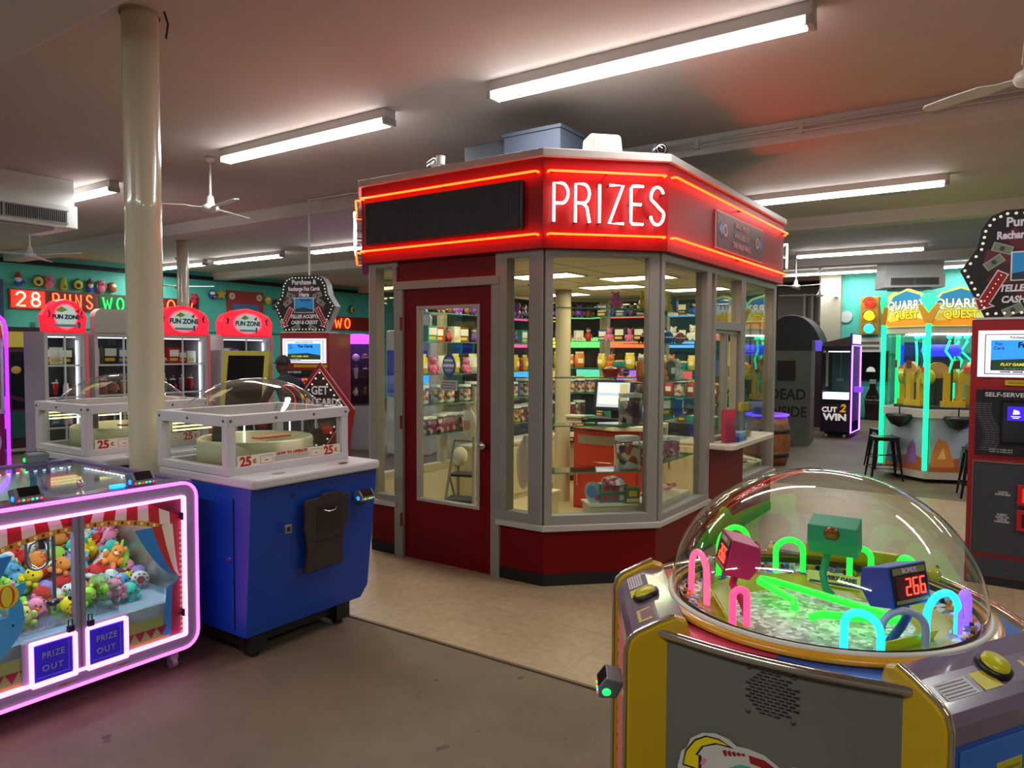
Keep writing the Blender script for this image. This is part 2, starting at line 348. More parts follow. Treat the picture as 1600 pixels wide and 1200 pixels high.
# air conditioners
def ac(x, y, w, d, h, rz, label, gz):
    t = thing('air_conditioner', label, 'air conditioner', (x, y, CH - h), rz)
    W = '#dcdad6,r=.55'
    MB(W).box(-w/2, w/2, 0, d, .2, h).build('duct_cover', t, bevel=.01)
    MB(W).box(-w/2 - .02, w/2 + .02, -.03, d + .02, 0, .26).build('casing', t, bevel=.012)
    g = MB('#3c3a3a,r=.6').box(-w/2 + .1, w/2 - .1, -.034, -.028, .05, .19); g.build('grille_recess', t)
    g = MB('#8c8a88,r=.4')
    n = int((w - .2) / .022)
    for i in range(n): x0 = -w/2 + .1 + i * (w - .2) / n; g.box(x0, x0 + .006, -.045, -.034, .055, .185)
    g.box(-w/2 + .09, w/2 - .09, -.045, -.034, .185, .195).box(-w/2 + .09, w/2 - .09, -.045, -.034, .045, .055).box(-.01, .01, -.046, -.034, .05, .19)
    g.build('grille', t)
    MB('#8f8c8a,r=.5').box(-w/2 + .2, w/2 - .2, .05, d - .05, -.03, 0).build('intake_panel', t, bevel=.006)
ac(-9.13, 3.5, 1.5, .9, .56, FZ, 'large white ceiling air conditioner with a slatted grille at the upper left', 0)
ac(-1.83, 16.9, 1.08, .7, .64, rad(22), 'white ceiling air conditioner hanging beyond the right red kiosk', 0)
# conduits
tag(MB('#cfc9c2,r=.5').tube([(-7.62, 6.42, CH), (-7.62, 6.42, 2.54)], .014).tube([(-7.62, 6.42, CH - .02), (-6.6, 6.45, CH - .02), (-6.55, 6.45, 3.3), (-6.4, 6.45, 3.28)], .01).build('conduit'), 'thin white pipe dropping from the ceiling to the left kiosk sign', 'pipe')
tag(MB('#c0b9b2,r=.5').tube([(-3.3, 6.53, CH - .06), (7, 6.53, CH - .06)], .011).tube([(-3.3, 6.53, CH - .1), (7, 6.53, CH - .1)], .009).box(-2.5, -2.46, 6.515, 6.55, CH - .12, CH - .04).box(-1.6, -1.56, 6.515, 6.55, CH - .12, CH - .04).box(-.6, -.56, 6.515, 6.55, CH - .12, CH - .04).build('conduit'), 'pair of thin pipes running along the ceiling beam at right', 'pipe')
tag(MB('#c6c2bc,r=.5').box(-1.55, -1.15, 9.9, 10.2, CH - .02, CH).box(-1.5, -1.2, 9.95, 10.15, CH - .024, CH - .02, '#9a9692').build('ceiling_vent'), 'flat square vent plate on the ceiling at upper right', 'vent')
# ---------------------------------------------------------------- prize booth
A0 = (-4.24, 4.19); A1 = (-2.63, 4.19); B1 = (-2.06, 4.745); C1 = (-2.06, 7.60); D1 = (-2.63, 8.16); E1 = (-4.24, 8.16); F1 = (-4.81, 7.60); G1 = (-4.81, 4.745)
OCT = [A0, A1, B1, C1, D1, E1, F1, G1]
BC = Vector((-3.435, 6.175))
def off(p, d):     # push octagon points outward
    n = len(p); r = []
    for i in range(n):
        a, b, c = Vector(p[i-1]), Vector(p[i]), Vector(p[(i+1) % n])
        e1 = (b - a).normalized(); e2 = (c - b).normalized(); n1 = Vector((e1.y, -e1.x)); n2 = Vector((e2.y, -e2.x))
        m = (n1 + n2).normalized(); r.append(tuple(b + m * d / max(.3, m.dot(n1))))
    return r
booth = thing('prize_booth', 'red octagonal glass-walled prize booth with grey window frames', 'booth', (BC.x, BC.y, 0))
FR = '#8e8880,r=.45'; RED = '#8c0305,r=.45,s=.25'; DRED = '#6e0206,r=.5,s=.2'
def ring(mb, o0, i0, z0, z1, mat=None, skip=()):
    n = len(o0)
    for i in range(n):
        if i in skip: continue
        j = (i + 1) % n
        mb.prism([o0[i], o0[j], i0[j], i0[i]], 'z', z0, z1, mat)
    return mb
# face transforms: local x along the face, local -y outward
def face(i):
    a, b = Vector(OCT[i]), Vector(OCT[(i + 1) % 8]); d = b - a
    return Matrix.Translation((a.x, a.y, 0)) @ Matrix.Rotation(math.atan2(d.y, d.x), 4, 'Z'), d.length
fo = off(OCT, .075)
ring(MB(RED), fo, off(OCT, .0), 2.275, 2.86).build('fascia', booth, True)
ring(MB('#a8a29c,r=.4'), off(OCT, .1), off(OCT, .02), 2.86, 2.915).build('roof_edge', booth, True, bevel=.006)
MB('#6a6664,r=.6').prism(off(OCT, .03), 'z', 2.8, 2.85).build('roof', booth, True)
MB('ceiling_tiles').prism(off(OCT, -.03), 'z', 2.24, 2.27).build('inner_ceiling', booth, True)
MB('#c9bb94,r=.5').prism(off(OCT, -.03), 'z', .007, .012).build('inner_floor', booth, True)
# walls per face. panes: (x0, x1, z0, z1)
def frame_face(i, posts, zs=.42, ze=2.275, rails=True, sill=True, parts=True):
    T, L = face(i); mb = MB(FR)
    for (x, w) in posts: mb.box(x, x + w, -.02, .06, zs, ze, T=T)
    if rails: mb.box(0, L, -.02, .06, ze - .06, ze, T=T).box(0, L, -.02, .06, zs, zs + .05, T=T)
    return mb, T, L
def glass(T, x0, x1, z0, z1): return MB('glass').box(x0, x1, .018, .024, z0, z1, T=T).build('glass_pane', booth, True)
# face 0: A, sidelight | door | sidelight
T, L = face(0)
mb = MB(FR)
for x0, x1, z0 in ((0, .07, .42), (.26, .35, 0), (1.185, 1.255, 0), (1.255, 1.32, .42), (1.5, 1.61, .42)): mb.box(x0, x1, -.025, .07, z0, 2.1 if x0 in (.26, 1.185) else 2.275, T=T)
mb.box(.0, .3, -.025, .07, 2.235, 2.275, T=T).box(1.25, 1.61, -.025, .07, 2.235, 2.275, T=T).box(.26, 1.255, -.03, .07, 2.06, 2.12, T=T)
mb.box(0, .27, -.025, .07, .4, .47, T=T).box(1.25, 1.61, -.025, .07, .41, .49, T=T).box(.25, .285, -.025, .07, 2.1, 2.275, T=T).box(1.225, 1.26, -.025, .07, 2.1, 2.275, T=T)
mb.build('window_frame', booth, True, bevel=.005)
[MB('#b4ada2,r=.45').box(a, b, -.045, .03, .387, .425, T=T).build('sill', booth, True, bevel=.004) for a, b in ((-.02, .29), (1.24, 1.63))]
MB(DRED).box(.285, 1.225, -.01, .05, 2.11, 2.275, T=T).build('transom_panel', booth, True)
[MB(DRED).box(a, b, 0, .06, .08, .4, T=T).build('base_panel', booth, True) for a, b in ((0, .265), (1.25, 1.61))]
[MB('#0d0d0d,r=.6').box(a, b, -.008, .05, 0, .085, T=T).build('kickboard', booth, True) for a, b in ((0, .265), (1.25, 1.62))]
glass(T, .07, .26, .46, 2.24); glass(T, 1.32, 1.5, .48, 2.24)
# the door
d = MB('#6e0206,r=.5,s=.2')
dx0, dx1, gx0, gx1, gz0, gz1 = .35, 1.185, .48, 1.075, .46, 1.93
d.box(dx0, gx0, 0, .04, .01, 2.06, T=T).box(gx1, dx1, 0, .04, .01, 2.06, T=T).box(gx0, gx1, 0, .04, .01, gz0, T=T).box(gx0, gx1, 0, .04, gz1, 2.06, T=T)
dd = d.build('door', booth, True)
g = MB('#a59d96,r=.4')
for a in ((gx0, gx0 + .022, gz0, gz1), (gx1 - .022, gx1, gz0, gz1), (gx0, gx1, gz0, gz0 + .022), (gx0, gx1, gz1 - .022, gz1)): g.box(a[0], a[1], -.012, .045, a[2], a[3], T=T)
g.build('window_bead', dd, True, bevel=.003)
MB('glass').box(gx0 + .02, gx1 - .02, .015, .02, gz0 + .02, gz1 - .02, T=T).build('glass_pane', dd, True)
MB('#b8b4ae,m=1,r=.25').lathe([(0, -.012), (.036, -.008), (.036, 0)], n=18, T=T @ Matrix.Translation((1.13, 0, .93)) @ Matrix.Rotation(PI / 2, 4, 'X')).lathe([(.012, 0), (.013, .03), (.027, .04), (.03, .055), (.022, .068), (0, .072)], n=18, T=T @ Matrix.Translation((1.13, 0, .93)) @ Matrix.Rotation(PI / 2, 4, 'X')).build('door_knob', dd, True)['label'] = 'polished metal door knob'
for z in (.3, 1.05, 1.8): MB('#7a1216,r=.4').cyl((.342, -.034, z - .05), (.342, -.034, z + .05), .009, T=T).build('hinge', dd, True)
# sticker and hours plate on the door glass
st = MB('#2c50a0,r=.4').prism(ell(.78, 1.49, .062, .085), 'y', .008, .012, T=T); st.prism(ell(.78, 1.49, .05, .06), 'y', .006, .009, '#6a8cd0,r=.4', T=T); st.box(.73, .83, .004, .007, 1.48, 1.5, '#f0f0f0', T=T).box(.74, .82, .004, .007, 1.52, 1.535, '#f0f0f0', T=T).box(.75, .81, .004, .007, 1.45, 1.46, '#e0c040', T=T)
st.build('round_sticker', dd, True)
st = MB('#b8b8b8,r=.4').box(.7, .86, .006, .012, 1.305, 1.38, T=T)
for z in (1.365, 1.345, 1.325): st.box(.715, .845, .004, .007, z - .004, z + .002, '#505050', T=T)
st.build('notice', dd, True)
# face 1: B chamfer with the big window
T, L = face(1)
MB(FR).box(0, .055, -.025, .07, .42, 2.275, T=T).box(L - .075, L, -.025, .07, .42, 2.275, T=T).box(0, L, -.025, .07, 2.235, 2.275, T=T).box(0, L, -.025, .07, .41, .49, T=T).build('window_frame', booth, True, bevel=.005)
glass(T, .05, L - .07, .47, 2.24)
MB('#b4ada2,r=.45').box(-.02, L + .02, -.045, .03, .385, .425, T=T).build('sill', booth, True, bevel=.004)
MB(DRED).box(0, L, 0, .06, .08, .39, T=T).build('base_panel', booth, True)
MB('#0d0d0d,r=.6').box(-.003, L + .003, -.008, .05, 0, .085, T=T).build('kickboard', booth, True)
# face 2: C with window | serving hatch | window   (x = Y - 4.745)
T, L = face(2)
mb = MB(FR)
for x0, x1, z0 in ((0, .06, .42), (.885, .99, .42), (1.06, 1.1, .8), (1.74, 1.87, .8), (2.76, L, .42)): mb.box(x0, x1, -.025, .07, z0, 2.275, T=T)
mb.box(0, L, -.025, .07, 2.22, 2.275, T=T).box(0, 1.0, -.025, .07, .41, .47, T=T).box(1.84, L, -.025, .07, .41, .46, T=T).box(1.08, 1.78, -.025, .07, 1.78, 1.85, T=T)
mb.build('window_frame', booth, True, bevel=.005)
[MB('#b4ada2,r=.45').box(a, b, -.045, .03, .385, .42, T=T).build('sill', booth, True, bevel=.004) for a, b in ((-.02, 1.0), (1.84, L + .02))]
MB(DRED).box(0, L, 0, .06, .08, .39, T=T).build('base_panel', booth, True); MB(DRED).box(.99, 1.84, -.03, .06, .08, .83, T=T).build('hatch_panel', booth, True)
MB('#0d0d0d,r=.6').box(0, L, -.008, .05, 0, .085, T=T).build('kickboard', booth, True)
glass(T, .06, .89, .46, 2.23); glass(T, 1.87, 2.77, .45, 2.23); glass(T, 1.1, 1.75, 1.84, 2.23)
hw = MB('#8a8478,r=.4')
for x in (1.1, 1.38, 1.44, 1.7): hw.box(x, x + .035, .0, .04, .88, 1.79, T=T)
hw.box(1.1, 1.74, 0, .04, .87, .9, T=T).box(1.1, 1.74, 0, .04, 1.75, 1.78, T=T).build('sliding_window', booth, True, bevel=.003)
MB('glass').box(1.13, 1.39, .02, .024, .9, 1.76, T=T).build('glass_pane', booth, True)
led = [(.98, .0), (.98, -.16), (1.0, -.2), (1.05, -.22), (2.12, -.22), (2.17, -.2), (2.19, -.16), (2.19, 0)]
MB('#cfc6b2,r=.35').prism([(p[0], p[1]) for p in led], 'z', .82, .862, T=T).build('serving_ledge', booth, True, bevel=.008)
# rear faces: glazed with frames
for i in (3, 4, 5, 6, 7):
    T, L = face(i); mb = MB('#bdb08c,r=.5'); n = max(1, round(L / .9))
    for k in range(n + 1): x = k * (L - .06) / n; mb.box(x, x + .06, -.02, .06, .42, 2.275, T=T)
    mb.box(0, L, -.02, .06, 2.2, 2.275, T=T).box(0, L, -.02, .06, .42, .48, T=T); mb.build('window_frame', booth, True)
    MB('glass').box(.05, L - .05, .018, .024, .47, 2.21, T=T).build('glass_pane', booth, True)
    MB(DRED).box(0, L, 0, .03, .08, .42, T=T).box(0, L, .03, .05, .08, .42, '#cfc5a8', T=T).build('base_panel', booth, True)
    MB('#0d0d0d,r=.6').box(0, L, -.008, .05, 0, .08, T=T).build('kickboard', booth, True)
# neon lines around the fascia
NR = '#ff3409,e=15'
def neon_run(i, z, a=.03, b=.03):
    T, L = face(i)
    MB(NR).tube([(-.03 + a, -.085, z), (-.03 + a, -.118, z), (L + .03 - b, -.118, z), (L + .03 - b, -.085, z)], .0085).build('neon_tube', booth, True)
    mb = MB('#1a1010,r=.5')
    for x in (.02, L / 2, L - .02): mb.box(x - .006, x + .006, -.108, -.075, z - .01, z + .01, T=T)
for i in (0, 1, 2, 3, 7):
    for z in (2.36, 2.765): 
        T, L = face(i)
        tb = MB(NR).tube([(-.0, -.08, z), (-.0, -.112, z), (.01, -.12, z), (L - .01, -.12, z), (L, -.112, z), (L, -.08, z)], .0075, T=T)
        tb.build('neon_tube', booth, True)
        mb = MB('#201012,r=.5')
        for x in (.03, L - .03, L * .5): MB('#201012,r=.5').cyl((x, -.07, z), (x, -.115, z), .006, n=6, T=T).build('neon_standoff', booth, True)
# PRIZES sign
def neon_word(word, T, x0, zb, h, wide, gap, mat, parent, y=-.13, r=.009, support_mat=None):
    x = x0
    for ch in word:
        mb = MB(mat)
        for st in GL[ch]:
            mb.tube([(x + p[0] * h * wide, y, zb + p[1] * h) for p in st], r, T=T, n=8)
        lt = mb.build('neon_letter', parent, True)
        if support_mat:  # dark posts holding the letter at its stroke ends
            sb = MB(support_mat); a = x - .012; b = x + GW[ch] * h * wide + .012
            for st in GL[ch]:
                for p in (st[0], st[-1]): sb.cyl((x + p[0] * h * wide, y, zb + p[1] * h), (x + p[0] * h * wide, y + .055, zb + p[1] * h), .005, n=6, T=T)
            sb.build('support', lt, True)
        x += GW[ch] * h * wide + gap
    return x
WN = '#fff4f0,e=7'
sg = thing('neon_sign', 'large white neon sign reading PRIZES on the red booth fascia', 'neon sign', (-2.36, 4.4, 2.56))
T, L = face(1)
neon_word('PRIZES', T, .03, 2.437, .247, .68, .05, WN, sg, support_mat='#1c0c0c,r=.5')
sg = thing('neon_sign', 'white neon sign seen edge-on at the left end of the booth fascia', 'neon sign', (-4.5, 4.4, 2.56))
T, L = face(7)
neon_word('PRIZES', T, .03, 2.437, .247, .68, .05, WN, sg, support_mat='#1c0c0c,r=.5')
sg = thing('neon_sign', 'white neon letter outlines edge-on at the right end of the booth fascia', 'neon sign', (-2.3, 7.9, 2.56))
T, L = face(3)
neon_word('PRIZES', T, .03, 2.437, .247, .68, .05, WN, sg, y=-.15, support_mat='#1c0c0c,r=.5')
# LED message board
T, L = face(0)
m = thing('message_board', 'unlit black dot-matrix message board on the booth fascia over the door', 'message board', (-3.48, 4.1, 2.42))
MB('#120c0f,r=.5').box(.05, 1.5, -.12, -.075, 2.405, 2.725, T=T).build('housing', m, True, bevel=.006)
scr = MB('#1e1216,r=.45').box(.07, 1.48, -.123, -.12, 2.425, 2.705, T=T)
for k in range(70): x = .08 + k * .02; scr.box(x, x + .003, -.1245, -.123, 2.43, 2.7, '#2c1a1e,r=.5', T=T)
for k in range(13): z = 2.435 + k * .021; scr.box(.075, 1.475, -.1248, -.1235, z, z + .003, '#2c1a1e,r=.5', T=T)
scr.build('screen', m, True)
# small prizes sign on face 2
T, L = face(2)
m = thing('wall_sign', 'dark red framed sign with blue arrows about small prizes, on the booth fascia', 'sign', (-1.97, 6.25, 2.42))
MB('#9a8a88,r=.4').box(.88, 2.12, -.09, -.076, 2.4, 2.7, T=T).build('frame', m, True, bevel=.003)
MB('#5c1620,r=.45').box(.895, 2.105, -.093, -.088, 2.413, 2.687, T=T).build('board', m, True)
for cx, s in ((1.07, -1), (1.93, 1)):
    sh = MB('#4a86c8,r=.4').prism([(cx + s * .02, 2.53), (cx + s * .07, 2.53), (cx + s * .07, 2.49), (cx + s * .15, 2.56), (cx + s * .07, 2.63), (cx + s * .07, 2.59), (cx + s * .02, 2.59)], 'y', -.096, -.092, T=T)
    sh.prism(ell(cx - s * .0, 2.56, .05, .05), 'y', -.098, -.092, '#c8b8c0', T=T).prism(ell(cx, 2.56, .032, .032), 'y', -.0995, -.097, '#a03a40', T=T); sh.build('arrow', m, True)
RZC = math.degrees(math.atan2(1, 0))
for z, s in ((2.63, 'SMALL PRIZES'), (2.55, 'AVAILABLE AT'), (2.47, 'THE PRIZE WALL')):
    o = text(s, .062, '#c8a8b4', m, (0, 0, 0), 90, 90, bold=.001); o.location = wmat(m).inverted() @ Vector((-2.06 + .0975, 4.745 + 1.5, z))
# roof-top things
m = thing('duct_box', 'grey-blue sheet metal duct box standing on the booth roof', 'duct', (-2.89, 4.81, 2.86))
MB('#3e4656,r=.7').box(-.52, 0, 0, .35, 0, .44).build('body', m, bevel=.01)
MB('#3c4048,r=.5').box(-.95, -.52, .05, .35, 0, .42).build('side_box', m, bevel=.01)
MB('#3a4250,r=.7').box(-.53, .01, -.01, .36, .41, .44).build('flange', m, bevel=.004)
m = thing('speaker_box', 'cream plastic speaker box on the front edge of the booth roof', 'speaker', (-2.37, 4.5, 2.915), rad(45))
MB('#c6c2ae,r=.5').prism([(-.12, 0), (.13, 0), (.115, .12), (.1, .135), (-.09, .135), (-.11, .12)], 'y', -.05, .1).build('body', m, bevel=.012)
MB('#a8a490,r=.5').box(-.08, .09, -.053, -.049, .03, .11).build('grille', m)

m = thing('security_camera', 'white bullet security camera with a black lens on the booth roof edge', 'camera', (-3.62, 4.25, 2.9))
T = Matrix.Translation((0, 0, .09)) @ Matrix.Rotation(rad(-22), 4, 'Z') @ Matrix.Rotation(rad(-8), 4, 'Y')
MB('#d8d4d0,r=.35').cyl((-.05, 0, 0), (.02, 0, 0), .03, T=T).box(-.1, .01, -.034, .034, .024, .034, T=T).build('body', m, bevel=.003)
MB('#15161a,r=.2').cyl((-.1, 0, 0), (-.05, 0, 0), .033, T=T).build('lens', m)['label'] = 'black camera lens'
MB('#cfcbc6,r=.4').cyl((.02, 0, 0), (.06, 0, -.01), .013, T=T).cyl((.055, 0, -.03), (.07, 0, .03), .033, T=T).cyl((.05, 0, -.1), (.05, 0, -.02), .018).build('bracket', m)
m = thing('dome_camera', 'black ball security camera on the booth roof right of the speaker box', 'camera', (-2.12, 4.87, 2.915))
MB('#24222a,r=.25,c=.5').ball((0, 0, .07), .062, n=20, m=14).build('shell', m)
T = Matrix.Translation((.03, -.04, .078)) @ Matrix.Rotation(rad(-52), 4, 'Z') @ Matrix.Rotation(rad(90), 4, 'Y')
MB('#0b0a0c,r=.1').lathe([(.0, .012), (.028, .01), (.042, 0), (.044, -.02)], n=20, T=T).build('lens', m); MB('#b8a8b0,m=1,r=.2').lathe([(.028, .0125), (.034, .0125), (.034, .0)], n=20, T=T).build('lens_ring', m)
MB('#3a383c,r=.5').cyl((0, 0, -.065), (0, 0, .02), .03).build('base', m)
# ---------------------------------------------------------------- inside the booth
for k, (x, y) in enumerate(((-3.35, 5.35), (-4.3, 5.5), (-3.35, 6.6), (-4.3, 7.2), (-2.75, 5.9), (-2.75, 7.3))):
    t = thing('ceiling_panel_light', ['warm ceiling light panel inside the booth nearest the front corner window', 'warm ceiling light panel inside the booth behind the door', 'warm ceiling light panel above the booth register', 'warm ceiling light panel at the back of the booth',
        'warm ceiling light panel inside the booth over the serving hatch', 'warm ceiling light panel in the far right corner of the booth'][k], 'ceiling light', (x, y, 2.24), 0, 'light panels in the booth ceiling')
    MB('#d8d0b8,r=.5').box(-.32, .32, -.17, -.15, -.012, 0).box(-.32, .32, .15, .17, -.012, 0).box(-.32, -.3, -.15, .15, -.012, 0).box(.3, .32, -.15, .15, -.012, 0).build('frame', t)
    MB('#fff0c8,e=19').box(-.3, .3, -.15, .15, -.008, -.001).build('diffuser', t)
tag(MB('#4a463c').box(-3.95, -3.8, 5.98, 6.08, 2.23, 2.24).box(-3.9, -3.84, 5.99, 6.07, 2.22, 2.231, '#8a8068').build('ceiling_vent'), 'small dark vent in the booth ceiling above the cream column', 'vent')
# register cabinet
m = thing('register_cabinet', 'red two-part counter cabinet with cream top inside the booth', 'cabinet', (-3.3, 6.75, .012))
MB('#b02a10,r=.4').box(-.42, .3, -.25, .3, 0, .82).build('body', m, bevel=.004)
MB('#e0d8c0,r=.4').prism([(-.46, -.28), (.1, -.4), (.36, -.22), (.36, .32), (-.46, .32)], 'z', .82, .862).build('countertop', m, bevel=.006)
dr = MB('#b83014,r=.4').box(-.4, .28, -.262, -.25, .44, .79).build('drawer', m, bevel=.003); MB('#b8a894,m=.8,r=.3').box(-.36, .14, -.272, -.262, .66, .75).build('metal_plate', dr); MB('#d8c8b0,m=1,r=.3').tube([(-.18, -.272, .49), (-.18, -.295, .49), (.02, -.295, .49), (.02, -.272, .49)], .006).build('handle', dr)
dr = MB('#b02c12,r=.4').box(-.4, .28, -.262, -.25, .03, .42).build('door', m, bevel=.003); MB('#d8c8b0,m=1,r=.3').tube([(-.1, -.262, .05), (-.1, -.285, .05), (.1, -.285, .05), (.1, -.262, .05)], .006).build('handle', dr); MB('#d8c8b0,m=1,r=.3').tube([(-.36, -.262, .24), (-.36, -.285, .24), (-.36, -.285, .36), (-.36, -.262, .36)], .006).build('handle', dr)
m = thing('cash_register', 'black touch-screen cash register on the red booth counter', 'register', (-3.3, 6.55, .874), rad(8))
MB('#17171a,r=.4').prism([(-.2, 0), (.2, 0), (.2, .05), (-.2, .08)], 'x', -.2, .2).box(-.3, .24, -.1, .28, 0, .055).build('base', m, bevel=.006)
T = Matrix.Translation((0, .0, .29)) @ Matrix.Rotation(rad(-12), 4, 'X')
MB('#141416,r=.35').box(-.2, .2, -.02, .03, -.155, .155, T=T).build('monitor', m, bevel=.008)
s = MB('#b8c4e0,e=.7').box(-.165, .165, -.024, -.02, -.12, .125, T=T); s.box(-.15, .06, -.027, -.024, .02, .11, '#e8e8e8,e=.75', T=T).box(-.15, .06, -.027, -.024, -.09, -.01, '#e8e8e8,e=.75', T=T).box(.07, .15, -.027, -.024, -.09, .11, '#b8ac80,e=.6', T=T); s.build('screen', m)
MB('#1a1a1c,r=.4').cyl((0, .05, .05), (0, .03, .2), .04).build('stand', m)
m = tag(MB('#cfc6ac,r=.4').box(-3.78, -3.6, 6.42, 6.56, .874, .9).box(-3.77, -3.61, 6.43, 6.55, .905, .93, '#8a8474').box(-3.78, -3.6, 6.42, 6.56, .935, .955).build('paper_stack', bevel=.003), 'small stack of cream trays left of the cash register', 'tray')
# cream cabinets along the left and rear inside
def cabinet(x0, x1, y0, y1, h, label, side='y', nd=2):
    m = thing('base_cabinet', label, 'cabinet', ((x0 + x1) / 2, (y0 + y1) / 2, .012)); w = (x1 - x0) / 2; d = (y1 - y0) / 2
    MB('#cfc39c,r=.5').box(-w, w, -d, d, 0, h - .03).build('body', m); MB('#ddd2b0,r=.4').box(-w - .01, w + .015, -d - .015, d, h - .03, h).build('countertop', m, bevel=.004)
    for k in range(nd):
        if side == 'x': a = -d + 2 * d * k / nd; o = MB('#d6caa4,r=.5').box(w, w + .016, a + .02, a + 2 * d / nd - .02, .06, h - .06).build('door', m, bevel=.003); MB('#7a7260,m=1,r=.4').box(w + .016, w + .03, a + .05, a + .06, h * .5, h * .5 + .1).build('handle', o)
        else: a = -w + 2 * w * k / nd; o = MB('#d6caa4,r=.5').box(a + .02, a + 2 * w / nd - .02, -d - .016, -d, .06, h - .06).build('door', m, bevel=.003); MB('#7a7260,m=1,r=.4').box(a + .05, a + .06, -d - .03, -d - .016, h * .5, h * .5 + .1).build('handle', o)
cabinet(-4.72, -4.42, 5.9, 7.5, .62, 'cream base cabinet along the left glass wall inside the booth', 'x', 4)
cabinet(-4.15, -2.75, 7.65, 8.05, .62, 'cream base cabinet along the rear of the booth', 'y', 3)
# goods
_g = {}
def gmesh(kind, col):
    k = (kind, col)
    if k in _g: return _g[k]
    mb = MB(col)
    if kind == 'jar':
        mb.lathe([(0, .004), (.052, .004), (.056, .015), (.056, .125), (0, .13)], n=12, sq=5); mb.lathe([(.06, 0), (.062, .01), (.062, .14), (.055, .152)], 'acrylic', n=12, sq=5); mb.lathe([(.06, .15), (.06, .172), (0, .174)], '#d8d4cc,r=.4', n=12, sq=5)
    elif kind == 'bag':
        mb.lathe([(0, 0), (.05, .002), (.06, .06), (.055, .14), (.01, .16)], n=10, sq=3, T=Matrix.Diagonal((1, .45, 1, 1))); mb.box(-.05, .05, -.003, .003, .15, .175, '#e8e0c0')
        mb.box(-.03, .03, -.031, -.026, .05, .1, '#f2ead8')
    elif kind == 'box':
        mb.box(-.055, .055, -.035, .035, 0, .14); mb.box(-.045, .045, -.037, -.035, .06, .12, '#f0ece0').box(-.045, .03, -.038, -.0352, .02, .045, '#e8c040')
    elif kind == 'bottle':
        mb.lathe([(0, 0), (.03, 0), (.032, .01), (.032, .1), (.026, .13), (.013, .15), (.013, .17)], n=10); mb.lathe([(.015, .168), (.015, .19), (0, .19)], '#d8d8d8,m=.8,r=.3', n=10)
    elif kind == 'tumbler':
        mb.lathe([(0, 0), (.026, 0), (.036, .13), (.037, .14)], n=10); mb.lathe([(.039, .138), (.039, .152), (0, .155)], '#e0e0e0,r=.3', n=10); mb.cyl((.01, 0, .15), (.014, 0, .2), .004, '#c8c8c8', n=6)
    elif kind == 'plush':
        mb.ball((0, 0, .05), (.05, .04, .05)).ball((0, -.01, .115), .038).ball((-.028, 0, .15), .014).ball((.028, 0, .15), .014).ball((-.05, -.02, .05), (.016, .016, .03)).ball((.05, -.02, .05), (.016, .016, .03)).ball((-.025, -.04, .012), .018).ball((.025, -.04, .012), .018)
        mb.ball((-.013, -.046, .12), .005, '#0a0a0a', 6, 5).ball((.013, -.046, .12), .005, '#0a0a0a', 6, 5)
    elif kind == 'ball':
        mb.ball((0, 0, .055), .055); mb.lathe([(.056, .05), (.0565, .06)], '#f0f0f0', n=14)
    elif kind == 'figure':
        mb.lathe([(0, 0), (.03, 0), (.032, .05), (.02, .09), (.012, .1)], n=10); mb.ball((0, 0, .12), .026, '#d8b090').lathe([(.027, .125), (.02, .145), (0, .15)], '#3a2418', n=10); mb.cyl((-.03, 0, .08), (-.045, -.02, .03), .008, n=6).cyl((.03, 0, .08), (.045, -.02, .03), .008, n=6)
    elif kind == 'toy car':
        mb.box(-.06, .06, -.028, .028, .012, .035).prism([(-.035, .035), (.03, .035), (.018, .058), (-.025, .058)], 'y', -.024, .024, '#20242c')
        for x in (-.035, .035):
            for y in (-.03, .03): mb.cyl((x, y - .004, .013), (x, y + .004, .013), .013, '#101010', n=10)
    elif kind == 'tub':
        mb.lathe([(0, 0), (.065, 0), (.085, .075), (.085, .08)], n=16, sq=4); mb.lathe([(0, .1), (.05, .095), (.075, .075)], 'candy_mixed', n=12)
    me = mb.mesh(kind.replace(' ', '_')); _g[k] = me
    return me
CN = {'candy_red': 'red candy', 'candy_mixed': 'mixed candy', 'candy_dark': 'dark candy', 'candy_yellow': 'yellow candy', 'candy_pink': 'pink candy'}
COLS = [('orange', '#e07818,r=.35'), ('yellow', '#e0c010,r=.35'), ('red', '#b81c1c,r=.35'), ('blue', '#2450b0,r=.35'), ('green', '#3a8a3a,r=.35'), ('pink', '#e070a0,r=.4'), ('white', '#e0dcd0,r=.4'), ('purple', '#6a3a98,r=.35'), ('teal', '#30a0a0,r=.35'), ('brown', '#6a4028,r=.4'), ('black', '#1a1a1e,r=.3')]
CD = dict(COLS)
def goods(kind, cname, loc, label, group, s=1, rz=0):
    key = cname if cname in CN else CD[cname]
    o = bpy.data.objects.new({'jar': 'candy_jar', 'bag': 'snack_bag', 'box': 'prize_box', 'plush': 'plush_toy', 'ball': 'toy_ball', 'figure': 'toy_figure', 'toy car': 'toy_car', 'tub': 'candy_tub'}.get(kind, kind), gmesh(kind, key)); C.objects.link(o)
    o.location = loc; o.scale = (s, s, s); o.rotation_euler = (0, 0, rz); tag(o, label, {'jar': 'candy jar', 'bag': 'snack bag', 'box': 'box', 'plush': 'plush toy', 'ball': 'ball', 'figure': 'toy figure', 'tub': 'candy tub'}.get(kind, kind), group)
    return o
